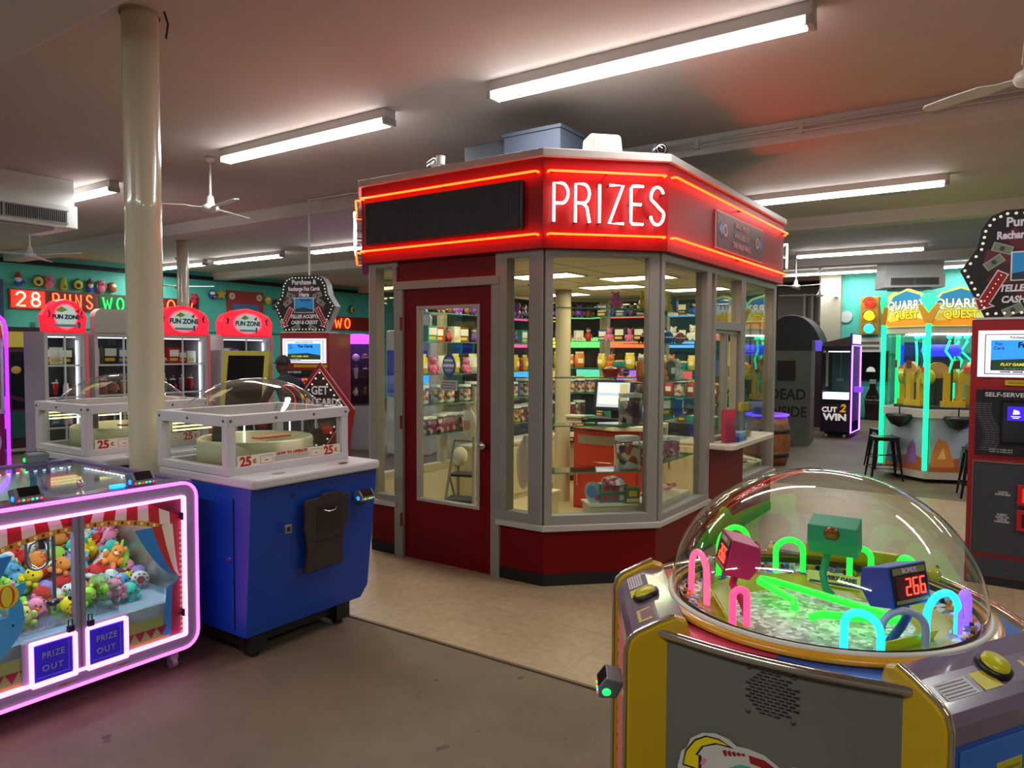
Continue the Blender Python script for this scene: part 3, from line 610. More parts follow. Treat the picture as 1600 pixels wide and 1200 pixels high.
def shelf_unit(where, T, L, zs, depth, rows, group, step=.125, s0=1.0):
    """glass shelves; T: local x along, y deep; rows: list of [(kind, colours)]"""
    for r, z in enumerate(zs):
        sh = thing('glass_shelf', 'green-edged glass shelf, %s one up, %s' % (ORD[r], where), 'shelf', tuple(T @ Vector((L / 2, depth / 2, z - .008))), 0)
        MB('shelfglass').box(0, L, 0, depth, z - .008, z, T=T).build('shelf_board', sh, True); MB('#4a8a70,r=.2').box(0, L, -.002, .001, z - .008, z, T=T).build('shelf_edge', sh, True)
        if r >= len(rows): continue
        kinds = rows[r]; x = .08; n = 0; rzT = T.to_euler().z
        while x < L - .06:
            kind, cs = kinds[n % len(kinds)]; c = cs[R.randrange(len(cs))]; sc = s0 * R.uniform(.9, 1.12)
            nm = CN.get(c, c)
            goods(kind, c, tuple(T @ Vector((x, depth * R.uniform(.4, .6), z))), '%s %s, %s from left, %s shelf up, %s' % (nm, kind, ORD[min(n, 17)], ORD[r], where), group, sc, rzT + R.uniform(-.25, .25))
            x += step * sc * (1.25 if kind == 'toy car' else 1); n += 1
CM = list(CN)
Tl = Matrix.Translation((-4.72, 7.5, 0)) @ Matrix.Rotation(-PI / 2, 4, 'Z') @ Matrix.Diagonal((1, 1, 1, 1))
# left wall: runs along y, fronts look to +x
Tl = Matrix.Translation((-4.45, 4.95, 0)) @ Matrix.Rotation(PI / 2, 4, 'Z')
shelf_unit('left wall inside booth', Tl, 2.55, (.82, 1.1, 1.38, 1.68, 1.95), .27, [
    [('jar', ['candy_red', 'candy_mixed']), ('jar', ['candy_red', 'candy_yellow', 'candy_dark'])], [('jar', ['candy_mixed', 'candy_dark', 'candy_yellow']), ('jar', ['candy_mixed']), ('bottle', ['blue', 'black'])],
    [('bag', ['orange']), ('bag', ['yellow', 'orange']), ('plush', ['pink', 'red', 'white']), ('bag', ['white', 'yellow'])], [('box', ['blue', 'purple', 'red', 'brown']), ('figure', ['purple', 'black', 'red']), ('box', ['teal', 'white'])], [('figure', ['black', 'brown']), ('plush', ['brown', 'purple'])]], 'goods on the left booth shelves')
Tl = Matrix.Translation((-4.2, 7.72, 0))
shelf_unit('rear wall inside booth', Tl, 1.55, (.82, 1.1, 1.4, 1.72, 2.0), .27, [
    [('box', ['brown', 'black', 'white']), ('tub', ['white', 'teal'])], [('jar', ['candy_dark', 'candy_mixed']), ('bag', ['brown', 'red'])], [('bag', ['yellow']), ('plush', ['orange', 'white']), ('tub', ['teal', 'white'])],
    [('box', ['purple', 'black', 'blue']), ('plush', ['pink', 'white'])], [('box', ['blue', 'black']), ('figure', ['purple', 'blue'])]], 'goods on the rear booth shelves')
Tl = Matrix.Translation((-2.16, 4.9, 0)) @ Matrix.Rotation(PI / 2, 4, 'Z')
shelf_unit('inside right booth window', Tl, .82, (.78, 1.1, 1.38, 1.66, 1.9), .24, [
    [('jar', ['candy_red', 'candy_pink', 'candy_dark'])], [('toy car', ['blue', 'white', 'red']), ('box', ['blue', 'white', 'yellow', 'green'])], [('bag', ['orange', 'brown']), ('plush', ['pink', 'orange', 'white'])],
    [('toy car', ['black', 'blue']), ('ball', ['purple', 'red', 'blue'])], [('plush', ['pink', 'yellow']), ('box', ['yellow', 'purple', 'blue'])]], 'goods inside the right booth window', .13, .9)
Tl = Matrix.Translation((-2.16, 6.68, 0)) @ Matrix.Rotation(PI / 2, 4, 'Z')
shelf_unit('inside far right booth window', Tl, .82, (.78, 1.1, 1.38, 1.7), .24, [
    [('box', ['black', 'white', 'blue'])], [('plush', ['brown', 'green']), ('figure', ['red', 'yellow'])], [('box', ['teal', 'blue']), ('ball', ['red', 'yellow'])], [('box', ['white', 'yellow', 'teal']), ('plush', ['brown', 'teal'])]], 'goods inside the far right booth window', .14)
Tl = Matrix.Translation((-4.66, 7.42, 0)) @ Matrix.Rotation(PI / 4, 4, 'Z')
shelf_unit('rear left corner inside booth', Tl, .66, (.5, .82, 1.1, 1.4, 1.72, 2.0), .2, [[('box', ['white', 'black'])], [('jar', ['candy_dark', 'candy_red'])], [('jar', ['candy_mixed', 'candy_yellow'])], [('bag', ['orange', 'yellow'])], [('figure', ['red', 'brown']), ('box', ['purple', 'white'])], [('plush', ['brown', 'purple'])]], 'goods in the rear left booth corner', .13)
# glass shelves inside the corner window B
T, L = face(1)
shelf_unit('across the corner window', T @ Matrix.Translation((.06, .1, 0)), .68, (.76, 1.085, 1.42, 1.9), .22, [], '', .2)
def onshelf(kind, c, x, z, label, s=1): 
    p = T @ Vector((x, .22, z)); return goods(kind, c, tuple(p), label, 'goods on the corner window shelves', s, rad(45))
onshelf('jar', 'candy_mixed', .66, .76, 'clear jar of mixed candy at the right end of the lowest corner window shelf', 1.35)
onshelf('jar', 'candy_dark', .68, 1.085, 'clear jar of dark candy beside the cash register screen', 1.25)
onshelf('tub', 'red', .53, 1.42, 'red toy tub on the upper corner window shelf', .7)
onshelf('ball', 'purple', .64, 1.42, 'purple ball beside the red tub on the corner window shelf', .55)
onshelf('plush', 'pink', .56, 1.9, 'pink plush toy on the top corner window shelf', .75)
onshelf('box', 'red', .62, 1.425, 'small red box behind the red tub on the corner window shelf', .45)
# floor display
p = T @ Vector((.56, .22, 0)); fd = thing('display_stand', 'low cream display stand just inside the corner window', 'stand', (p.x, p.y, .012), rad(45))
MB('#d6cca8,r=.5').box(-.2, .14, -.1, .1, 0, .5).build('body', fd); MB('#e0d6b4,r=.4').box(-.21, .15, -.11, .11, .5, .515).build('top', fd)
for k, (x, dy, dz, col, lb) in enumerate(((-.1, .0, .0, 'teal', 'teal patterned candy carton under the pink candies'), (-.1, .0, .065, 'green', 'green patterned candy carton stacked on the teal carton'))):
    o = MB('#%s,r=.4' % ('3a7a8a' if k == 0 else '5a8a6a')).box(-.09, .11, -.05, .06, 0, .062).box(-.07, -.03, -.053, -.05, .015, .05, '#b03030').box(-.01, .03, -.053, -.05, .015, .05, '#b03030').box(.05, .09, -.053, -.05, .015, .05, '#d0d0c0').build('candy_carton'); pp = fd.matrix_basis @ Vector((-.02, 0, .515 + dz)); o.location = pp; o.rotation_euler = (0, 0, rad(45)); tag(o, lb, 'carton')
o = MB('candy_pink').lathe([(.09, 0), (.08, .035), (.04, .05), (0, .055)], n=14).build('wrapped_candy_heap'); o.location = fd.matrix_basis @ Vector((0, 0, .642)); tag(o, 'heap of pink wrapped candies on top of the cartons', 'candy', kind='stuff')
o = MB('#4a6a30,r=.4').box(-.05, .05, -.04, .04, 0, .11).box(-.045, .045, -.043, -.04, .01, .035, '#d8c8a0').box(-.03, .03, -.043, -.04, .05, .09, '#c8b840').build('candy_box'); o.location = fd.matrix_basis @ Vector((.11, -.065, .515)); o.rotation_euler = (0, 0, rad(45)); tag(o, 'small olive candy box at the right corner of the corner window', 'box')
o = MB('#98b0b0,r=.4').prism(ell(0, .07, .06, .08), 'y', -.012, .012).prism(ell(-.01, .08, .035, .045), 'y', -.016, .01, '#5a7ab0').prism(ell(.02, .03, .02, .02), 'y', -.018, .01, '#b03838').build('candy_card'); o.location = fd.matrix_basis @ Vector((-.14, -.03, .515)); o.rotation_euler = (rad(-12), rad(-12), rad(45)); tag(o, 'round-topped blue and red candy display card left of the cartons', 'card')
# pastel candy pile in the right-hand window
MBx = MB('#cfc5a8,r=.5').box(-2.42, -2.14, 4.92, 5.6, .012, .5).build('display_deck', bevel=.004); tag(MBx, 'low cream display deck inside the right-hand window', 'stand')
for k in range(9):
    o = goods('bag', ['pink', 'white', 'red'][k % 3], (-2.27 + R.uniform(-.05, .05), 5.0 + k * .065, .52), '%s small candy bag lying %s from the corner on the low window deck' % (['pink', 'white', 'red'][k % 3], ORD[k]), 'candy bags on the low window deck', .6); o.rotation_euler = (rad(80), rad(R.uniform(-20, 20)), R.uniform(-1, 1)); o.location.z += .02
for k in range(7):
    o = goods('bag', ['white', 'red', 'brown'][k % 3], (-2.27 + R.uniform(-.05, .05), 6.78 + k * .1, .53), '%s small bag lying %s from the hatch in the far right window' % (['white', 'red', 'brown'][k % 3], ORD[k]), 'small bags low in the far right window', .6); o.rotation_euler = (rad(80), rad(R.uniform(-20, 20)), R.uniform(-1, 1))
tag(MB('#cfc5a8,r=.5').box(-2.42, -2.14, 6.7, 7.5, .012, .5).build('display_deck', bevel=.004), 'low cream display deck inside the far right-hand window', 'stand')
# things on the serving ledge
m = thing('leaflet_holder', 'clear leaflet holder with a pink card on the serving ledge', 'leaflet holder', (-1.93, 5.92, .862), rad(70))
MB('acrylic').box(-.09, .09, -.03, -.026, 0, .2).box(-.09, .09, .026, .03, 0, .26).box(-.09, .09, -.03, .03, 0, .004).build('holder', m); MB('#c83850,r=.5').box(-.08, .08, .012, .024, .005, .27).build('card', m)
tag(MB('#3a6aa8,r=.4').box(-1.99, -1.88, 6.0, 6.2, .862, .9).box(-1.985, -1.885, 6.01, 6.19, .9, .935, '#7aa0c8').build('leaflet_pile', bevel=.003), 'pile of blue leaflets on the serving ledge', 'leaflets')
m = thing('leaflet_holder', 'clear holder with yellow cards at the right of the serving ledge', 'leaflet holder', (-1.95, 6.35, .862), rad(80))
MB('acrylic').box(-.08, .08, -.03, -.026, 0, .3).box(-.08, .08, .026, .03, 0, .3).build('holder', m); MB('#b8a020,r=.5').box(-.07, .07, -.02, .0, .005, .06).box(-.07, .07, .0, .02, .23, .3).build('card', m)
# step stool, bag, handset
m = thing('step_stool', 'folding grey step stool standing inside the booth door', 'step stool', (-4.75 + .05, 5.72, .012), rad(20))
m.location = (-4.2, 5.33, .012)
for s in (-.13, .13):
    MB('#8c8676,m=.6,r=.35').tube([(s, -.28, 0), (s, .02, .62)], .013).build('front_leg', m); MB('#8c8676,m=.6,r=.35').tube([(s, .24, 0), (s, -.05, .42)], .012).build('rear_leg', m)
MB('#8c8676,m=.6,r=.35').tube([(-.13, .02, .62), (-.12, .05, .75), (.12, .05, .75), (.13, .02, .62)], .013).build('handrail', m)
MB('#2c2a26,r=.6').box(-.14, .14, -.2, .02, .22, .245).build('step', m, bevel=.006); MB('#2c2a26,r=.6').box(-.13, .13, -.06, .12, .43, .455).build('top_step', m, bevel=.006)
m = tag(MB('#e8e0cc,r=.6').ball((0, 0, .16), (.085, .05, .16)).ball((0, 0, .33), (.03, .03, .05)).ball((.03, 0, .37), (.03, .015, .025)).ball((-.03, 0, .37), (.03, .015, .025)).box(-.04, .04, -.052, -.048, .1, .2, '#d8a890').build('plastic_bag'), 'white plastic bag hanging behind the door glass', 'bag'); m.location = (-3.58, 4.6, .9); m.scale = (.75,) * 3
m = tag(MB('#c8c2b0,r=.5').box(-.012, .012, -.012, .012, 0, 1.3).build('post'), 'slim cream post carrying the white bag behind the door', 'post'); m.location = (-3.58, 4.66, .012)
m = tag(MB('#e8e0cc,r=.6').ball((0, 0, .16), (.06, .05, .2)).ball((.02, 0, .36), (.025, .02, .04)).build('plastic_bag'), 'long white plastic bag seen through the narrow pane right of the door', 'bag'); m.location = (-3.2, 4.8, .55)
tag(MB('#d6cca8,r=.5').box(-3.2, -3.05, 4.95, 5.1, .012, .46).box(-3.21, -3.04, 4.94, 5.11, .46, .48, '#e4dab8').box(-3.2, -3.19, 5.0, 5.1, .48, 1.0).build('pedestal', bevel=.003), 'small cream pedestal behind the narrow pane right of the door', 'stand')
m = tag(MB('#e6dfc8,r=.5').lathe([(0, 0), (.085, 0), (.09, .01), (.085, .02), (0, .022)], n=24, T=Matrix.Translation((0, 0, 0)) @ Matrix.Rotation(rad(80), 4, 'X')).build('paper_plate'), 'round cream plate leaning behind the step stool', 'plate'); m.location = (-4.35, 5.45, .6)
# ---------------------------------------------------------------- card readers
def reader(name_label, loc, rz, tilt=0, parent=None, col='#5a6064'):
    m = thing('card_reader', name_label, 'card reader', loc, rz) if not parent else None
    T = Matrix.Rotation(rad(tilt), 4, 'X'); p = parent or m
    if parent:
        p = bpy.data.objects.new('card_reader', None); C.objects.link(p); p.parent = parent; p.location = loc; p.rotation_euler = (0, 0, rz)
        o = MB(col + ',r=.35').prism([(-.045, 0), (.01, 0), (.03, .04), (.03, .05), (-.02, .062), (-.045, .03)], 'x', -.055, .055, T=T).build('card_reader', parent, bevel=.004); o.location = loc; o.rotation_euler = (0, 0, rz); bpy.data.objects.remove(p); p = o
    else:
        MB(col + ',r=.35').prism([(-.045, 0), (.01, 0), (.03, .04), (.03, .05), (-.02, .062), (-.045, .03)], 'x', -.055, .055, T=T).build('housing', p, bevel=.004)
    s = MB('#0a0a0c,r=.15').poly([(-.04, -.046, .031), (.04, -.046, .031), (.04, -.021, .0635), (-.04, -.021, .0635)], T=T)
    s.prism([(-.0461, .029), (-.0445, .029), (-.019, .0625), (-.0205, .064)], 'x', -.04, .04, '#101318,r=.15', T=T); s.build('screen', p)
    cs = ['#ff2a1a', '#20ff50', '#ff2a1a', '#30ff60', '#40c0ff', '#ff4020']
    l = MB()
    for i in range(6): l.ball((-.042 + i * .017, -.047, .014), (.0055, .003, .0045), cs[i] + ',e=2.5', 8, 5, T=T)
    l.ball((-.056, -.02, .02), (.004, .014, .012), '#2080ff,e=2', 8, 5, T=T).ball((.056, -.02, .02), (.004, .014, .012), '#20ff60,e=2', 8, 5, T=T)
    l.build('indicator_lights', p)
    return p
# ---------------------------------------------------------------- claw machine (front at x = -3.39, facing +x)
cl = thing('claw_machine', 'wide claw machine of plush toys outlined in glowing pink neon at lower left', 'claw machine', (-3.39, 1.56, 0), FZ)
# local: x along world y (-.565 .. .565), y deep (0 .. 1.3)
W = .565; D = 1.22
GF = '#8d8698,r=.4'
def lip(x0, x1, z0, z1, r, w, y0, y1, mat, name, parent, bevel=0):
    o = rrect(x0, x1, z0, z1, r); i = rrect(x0 + w, x1 - w, z0 + w, z1 - w, max(.004, r - w)); mb = MB(mat); n = len(o)
    for k in range(n): mb.prism([o[k], o[(k + 1) % n], i[(k + 1) % n], i[k]], 'y', y0, y1)
    return mb.build(name, parent, bevel=bevel)
NP = '#f868e8,e=2.6'
lip(-W + .006, W - .006, .122, .942, .072, .062, -.012, .03, GF, 'front_frame', cl)
lip(-W, W, .115, .95, .08, .013, -.02, .02, NP, 'outer_neon', cl)
lip(-W + .066, W - .066, .182, .884, .015, .013, -.024, .0, '#fc94f0,e=2.6', 'inner_neon', cl)
MB('#7c7486,r=.4').box(-.022, .022, -.016, .02, .195, .875).box(-.003, .003, -.018, -.016, .2, .87, '#5c5466').build('centre_post', cl, bevel=.002)
# glass doors with circus print
art_x = W - .079; zb, zt = .195, .871
for s, nm in ((-1, 'left'), (1, 'right')):
    x0, x1 = (.022, art_x) if s > 0 else (-art_x, -.022)
    d = MB('glass').box(x0, x1, .004, .009, zb, zt).build('glass_door', cl)
    RW = ['#b01c24,r=.5', '#d8d0b8,r=.5']; sh = []
    # striped canopy above an arch that rises towards the centre post
    def archz(u): return .70 + .115 * (1 - (abs(u) / art_x) ** 2.2)
    for i in range(9):
        a, b = i / 9, (i + 1) / 9; ua, ub = a * art_x, b * art_x
        sh.append((RW[i % 2], [(s * ua, archz(ua)), (s * ub, archz(ub)), (s * min(art_x, ub * .93 + .04), zt), (s * max(.0, ua * .93 + .02), zt)]))
    sh.append(('#6a1224,r=.6', [(s * art_x, .78), (s * art_x, zt), (s * (art_x - .17), zt), (s * (art_x - .1), .83)]))
    us = [art_x * i / 14 for i in range(15)]
    sh.append(('#c09030,r=.4', [(s * u, archz(u) + .012) for u in us] + [(s * u, archz(u) - .012) for u in reversed(us)]))
    for i in range(16): u = art_x * (i + .5) / 16; z = archz(u); sh.append((['#7a2a18,r=.4', '#f0dc90,r=.4'][i % 2], [(s * (u - .006), z - .007), (s * (u + .006), z - .007), (s * (u + .006), z + .007), (s * (u - .006), z + .007)]))
    # curtain at the outer side
    e = art_x - .012
    def cur(off0, off1, mat):
        L_ = [(e - off0 * (1 - t) ** .6 * .22, .75 - t * .27) for t in [k / 8 for k in range(9)]]; R_ = [(e - off1 * (1 - t) ** .6 * .22, .75 - t * .27) for t in [k / 8 for k in range(9)]]
        sh.append((mat, [(s * a, z) for a, z in L_] + [(s * a, z) for a, z in reversed(R_)]))
    cur(1, .62, '#2a78b8,r=.5'); cur(.62, .4, '#b02c20,r=.5'); cur(.4, .15, '#d8d0b0,r=.5'); cur(.15, 0, '#a0282c,r=.5')
    sh.append(('#2a78b8,r=.5', [(s * e, .48), (s * (e - .07), .44), (s * (e - .09), .2), (s * (e - .045), .2), (s * (e - .03), .44)]))
    sh.append(('#8a2030,r=.5', [(s * e, .48), (s * (e - .04), .44), (s * (e - .05), .2), (s * e, .2)]))
    sh.append(('#c09030,r=.4', [(s * e, .2), (s * art_x, .2), (s * art_x, .72), (s * e, .72)]))
    for i in range(20): z = .21 + i * .026; sh.append(('#7a2a18,r=.4', [(s * e, z), (s * art_x, z), (s * art_x, z + .012), (s * e, z + .012)]))
    # green band and pennants
    xa = .19; sh.append(('#7c8c48,r=.5', [(s * xa, .2), (s * (e - .09), .2), (s * (e - .09), .315), (s * xa, .315)]))
    for i in range(4): a = xa + i * .053; sh.append(('#7a1c28,r=.5', [(s * a, .262), (s * (a + .053), .262), (s * (a + .0265), .215)]))
    sh.append(('#b08838,r=.5', [(s * xa, .197), (s * (e - .06), .197), (s * (e - .06), .212), (s * xa, .212)]))
    art('circus_print', d, sh, .0035, step=.00008)
    if s > 0:
        MB('#14182a').prism(ell(.255, .292, .008, .008), 'y', .0005, .001).build('round_mark', d); text('COODETO', .017, '#14182a', d, (.315, .0005, .292), bold=.0006, shear=.2)
    for z in (.3, .78): MB('#1a1628,r=.4').box(s * (art_x - .006), s * (art_x + .006), -.02, .0, z - .018, z + .018).cyl((s * (art_x - .008), -.02, z), (s * (art_x - .008), -.006, z), .008).build('hinge', d, bevel=.002)
    MB('#26242a,m=.6,r=.3').box(s * .03, s * .055, -.02, .0, .365, .395).tube([(s * .034, -.008, .395), (s * .034, -.008, .42), (s * .05, -.008, .42), (s * .05, -.008, .395)], .003).build('padlock', d, bevel=.002)
# elephant print on the left door
el_ = MB('#3a90c8,r=.5').prism([(-.486, .33), (-.44, .34), (-.4, .38), (-.37, .42), (-.355, .47), (-.36, .53), (-.375, .57), (-.345, .6), (-.35, .63), (-.385, .62), (-.4, .57), (-.42, .5), (-.45, .5), (-.486, .53)], 'y', .0, .003)
el_.prism(ell(-.42, .585, .045, .05, 16), 'y', -.001, .002, '#d8b820,r=.5').prism(ell(-.42, .585, .03, .045, 16), 'y', -.002, .001, '#b84820,r=.5').prism(ell(-.42, .585, .02, .043, 16), 'y', -.003, .0, '#c8c030,r=.5').prism(ell(-.4, .46, .004, .006, 8), 'y', -.002, .0, '#101018')
el_ = el_.build('elephant_print', cl); el_.location = (.14, 0, 0)
# prize doors
for x in (-.212, .02 + .085 - .0):
    a = x if x < 0 else .008; a0, a1 = (-.212, -.018) if x < 0 else (.012, .205)
    f = MB('#8a8292,r=.4').box(a0 - .02 if x < 0 else a0, a1 + .012, -.008, .02, .17, .375 if x > 0 else .37)
    f.build('chute_surround', cl, bevel=.003)
    fl = MB('#2c1cb0,r=.3,e=.25').box(a0 + .02, a1 - .022, -.02, -.006, .192, .35).box(a1 - .04, a1 - .036, -.022, -.018, .21, .34, '#5a50d8').box(a0 + .03, a1 - .03, -.022, -.018, .208, .212, '#5a50d8'); fd_ = fl.build('prize_flap', cl, bevel=.002)
    lip(a0 + .004, a1 - .004, .175, .368, .008, .011, -.03, -.008, '#fc94f0,e=2.6', 'flap_neon', fd_)
    text('PRIZE', .038, '#8a86b0,r=.4', fd_, ((a0 + a1) / 2 - .003, -.0215, .3), bold=.0005, wide=.85, space=1.15); text('OUT', .036, '#8a86b0,r=.4', fd_, ((a0 + a1) / 2 - .006, -.0215, .245), bold=.0005, space=1.2)
# body shell
b = MB('#4a34a0,r=.4').box(-W + .012, -W + .024, .03, D, .12, .93).box(W - .024, W - .012, .03, D, .12, .34); b.build('side_panel', cl)
MB('#c8d0d4,r=.4').box(-W + .012, W - .012, .02, D, .12, .19).box(-W + .03, W - .03, .03, D - .02, .19, .36, '#a8b4c4').build('base', cl)
MB('#b8b8a8,m=.7,r=.22').box(W - .026, W - .014, .03, D, .34, .92).build('end_mirror', cl)
MB('#2a3a7a,r=.3').box(-W + .03, W - .03, D - .02, D, .2, .92).box(-.1, .3, D - .03, D - .02, .5, .9, '#c8c8a8').build('back_panel', cl)
MB('#5a4878,r=.35').box(-W + .02, W - .02, .0, .09, .925, .955).box(-W + .02, -W + .1, .09, D, .925, .955).box(W - .06, W - .02, .09, D, .925, .955).box(-W + .02, W - .02, D - .06, D, .925, .955).build('top_rim', cl, bevel=.004)
MB('#a02430,r=.4').poly([(-.3, .03, .9565), (-.05, .03, .9565), (-.1, .075, .9565), (-.26, .075, .9565)]).build('top_print', cl); MB('#a02430,r=.4').poly([(.1, .03, .9565), (.32, .03, .9565), (.28, .075, .9565), (.14, .075, .9565)]).build('top_print', cl); t_ = MB().poly([(-.5, .04, .9565), (-.36, .04, .9565), (-.38, .08, .9565), (-.48, .08, .9565)], '#d8d0c8'); t_.build('top_print', cl)
MB('acrylic').box(-W + .1, W - .06, .09, D - .06, .94, .946).build('top_glass', cl)
l = MB('#e8f4ff,e=9')
for i in range(24): l.box(.12 + i * .014, .127 + i * .014, .1, .106, .91, .916)
for i in range(24): l.box(W - .034, W - .028, .12 + i * .04, .14 + i * .04, .905, .912)
for i in range(24): l.box(-W + .03 + i * .045, -W + .045 + i * .045, D - .04, D - .034, .905, .912)
l.build('led_strip', cl)
ld = bpy.data.lights.new('cabinet_light', 'AREA'); ld.shape = 'RECTANGLE'; ld.size = .9; ld.size_y = .1; ld.energy = 5; ld.color = (.85, .93, 1)
for yy in (.16, 1.0):
    lo = bpy.data.objects.new('cabinet_light', ld); C.objects.link(lo); lo.parent = cl; lo.location = (0, yy, .915)
for x in (-W + .1, W - .09):
    for y in (.08, D - .1): MB('#8a888c,r=.5').cyl((x - .012, y, .03), (x + .012, y, .03), .03).box(x - .02, x + .02, y - .02, y + .02, .05, .12).build('caster', cl)
for x in (-.1, .15): MB('#7a6a40,r=.4').prism([(x, .148), (x + .03, .152), (x + .07, .147), (x + .03, .142)], 'y', -.0135, -.012).build('small_emblem', cl)
# control deck things on the front top rim
reader('x', (-.18, .055, .956), 0, parent=cl); reader('x', (.31, .055, .956), 0, parent=cl)
MB('#1a80ff,e=3.5').prism(rrect(.165, .235, .03, .06, .012), 'z', .956, .972).build('blue_button', cl, bevel=.004)['label'] = 'glowing blue start button'
MB('#c8c0b0,m=.8,r=.25').cyl((.04, .05, .955), (.04, .05, .985), .005).ball((.04, .05, 1.0), .017).lathe([(.018, .955), (.012, .965), (.006, .968)], c=(.04, .05, 0)).build('joystick', cl)
reader('x', (.33, D - .05, .956), PI, parent=cl)
# acrylic bins, claws
ac_ = MB('acrylic')
ac_.box(-.45, -.03, .05, .054, .36, .45).box(.03, .42, .05, .054, .36, .45).box(-.22, -.216, .06, .3, .36, .53).box(.2, .204, .06, .3, .36, .53).box(-.22, .2, .3, .304, .36, .55).box(.2, .48, .3, .304, .36, .5).box(-.48, -.22, .3, .304, .36, .5).box(.476, .48, .06, .3, .36, .54).box(-.21, .2, .06, .28, .38, .384)
ac_.build('prize_chute', cl)
for x, y, zc in ((-.28, .42, .72), (.02, .38, .7)):
    cr = MB('#8c8c94,m=.8,r=.3').box(-W + .05, W - .05, y - .012, y + .012, .89, .905).box(x - .05, x + .05, y - .05, y + .05, .86, .895); cr = cr.build('gantry', cl)
    MB('#2a2a30,r=.4').cyl((x, y, .8), (x, y, .86), .012).tube([(x, y, .86), (x + .03, y, .83), (x + .035, y, .78), (x + .015, y, .74)], .006).build('cable', cr)
    h = MB('#1c1c22,m=.4,r=.3').cyl((x, y, .7), (x, y, .8), .028).cyl((x, y, .66), (x, y, .7), .02)
    for k in range(3):
        a = 2 * PI * k / 3 + .4; ca, sa = math.cos(a), math.sin(a)
        h.tube([(x + ca * r_, y + sa * r_, z) for r_, z in ((.015, .7), (.05, .68), (.065, .63), (.05, .585), (.028, .57))], .005, '#b8b8c0,m=1,r=.25')
    h.build('claw', cl)
# joystick loops
MB('#9a9aa0,m=1,r=.2').tube([(-.08 + a, .2, z) for a, z in arc(0, .66, .045, 0, -180, 10)] + [(-.125, .2, .78)] , .006).tube([(-.035, .2, .66), (-.035, .2, .86)], .006).cyl((-.03, .16, .42), (-.03, .16, .84), .008).build('hanging_hoop', cl)
for x in (-.045, .045): MB('#241418,r=.2').ball((x, .14, .47), (.028, .02, .018)).ball((x - .008, .122, .477), (.006, .004, .005), '#f0f0f0', 6, 5).build('sunglasses_charm', cl)
# plush toys
PC = [('yellow', '#e8d020'), ('teal', '#3cc4b0'), ('pink', '#e888a8'), ('orange', '#e8903c'), ('lime green', '#a0d848'), ('light blue', '#60b0e0'), ('white', '#e8e4dc'), ('red', '#d8342c'), ('lilac', '#b090d8')]
KP = ['chick', 'fish', 'bear', 'cactus', 'ball', 'octopus']
def plush_mesh(kind, col):
    k = ('P', kind, col)
    if k in _g: return _g[k]
    mb = MB(col + ',r=.85'); E = '#0c0c10'
    def eyes(x, y, z, r=.005): mb.ball((x, y, z), r, E, 6, 5).ball((-x, y, z), r, E, 6, 5)
    if kind == 'chick': mb.ball((0, 0, .04), (.045, .05, .042)).ball((0, -.02, .085), .034).ball((.045, 0, .045), (.012, .03, .02)).ball((-.045, 0, .045), (.012, .03, .02)).ball((0, -.055, .08), (.012, .014, .007), '#e87018'); eyes(.014, -.05, .093)
    elif kind == 'fish': mb.ball((0, 0, .04), (.075, .042, .042)).prism([(.06, .04), (.105, .08), (.095, .04), (.105, .005)], 'y', -.006, .006).prism([(-.02, .075), (.02, .115), (.03, .072)], 'y', -.005, .005).ball((-.06, -.02, .05), .007, E, 6, 5).ball((-.03, -.02, .02), (.05, .025, .02), '#e8e8e0,r=.8')
    elif kind == 'bear': mb.ball((0, 0, .04), (.04, .035, .04)).ball((0, -.005, .092), .036).ball((-.028, 0, .122), .013).ball((.028, 0, .122), .013).ball((-.045, -.02, .05), (.015, .015, .025)).ball((.045, -.02, .05), (.015, .015, .025)).ball((-.025, -.035, .015), .018).ball((.025, -.035, .015), .018).ball((0, -.035, .085), (.014, .01, .01), '#f0e4d4'); eyes(.013, -.037, .1)
    elif kind == 'cactus': mb.lathe([(0, 0), (.035, .005), (.04, .05), (.032, .09), (0, .105)], n=14).ball((.05, 0, .06), (.018, .014, .022)).ball((-.05, 0, .05), (.018, .014, .022)).ball((0, 0, .108), .012, '#f070a0'); eyes(.012, -.037, .06)
    elif kind == 'ball':
        mb.ball((0, 0, .05), (.052, .052, .05)).ball((0, -.045, .05), (.022, .01, .022), '#d8342c,r=.8')
        for i in range(8): a = 2 * PI * i / 8; mb.ball((.034 * math.cos(a), -.038, .05 + .034 * math.sin(a)), (.006, .005, .006), '#c84020', 6, 4)
    else:
        mb.ball((0, 0, .06), (.045, .045, .042))
        for i in range(6): a = 2 * PI * i / 6; mb.ball((.045 * math.cos(a), .045 * math.sin(a), .018), (.018, .018, .016))
        eyes(.015, -.044, .065, .006)
    me = mb.mesh('plush_' + kind); _g[k] = me
    return me
rows = 9
for r in range(rows):
    y = .33 + r * .09
    for c in range(13):
        for lay in (0, 1) if r > 1 else (0,):
            if lay and (c + r) % 3 == 0: continue
            x = -.48 + c * .078 + R.uniform(-.015, .015) + (.035 if r % 2 else 0)
            if abs(x) > .5: continue
            z = .37 + min(.17, max(0, r - .5) * .03) + lay * .06 + R.uniform(-.012, .012)
            kd = KP[R.randrange(6)]; cn, cc = PC[R.randrange(9)]
            o = bpy.data.objects.new('plush_' + kd, plush_mesh(kd, cc)); C.objects.link(o)
            p = wmat(cl) @ Vector((x, y + R.uniform(-.02, .02), z)); o.location = p; o.scale = (.88,) * 3
            o.rotation_euler = (rad(R.uniform(-35, 35)), rad(R.uniform(-45, 45)), FZ + rad(R.uniform(-70, 70)))
            tag(o, '%s plush %s in claw machine, %s from left, %s row back%s' % (cn, kd, ORD[c], ORD[r], ', on top' if lay else ''), 'plush toy', 'plush toys heaped in the claw machine')
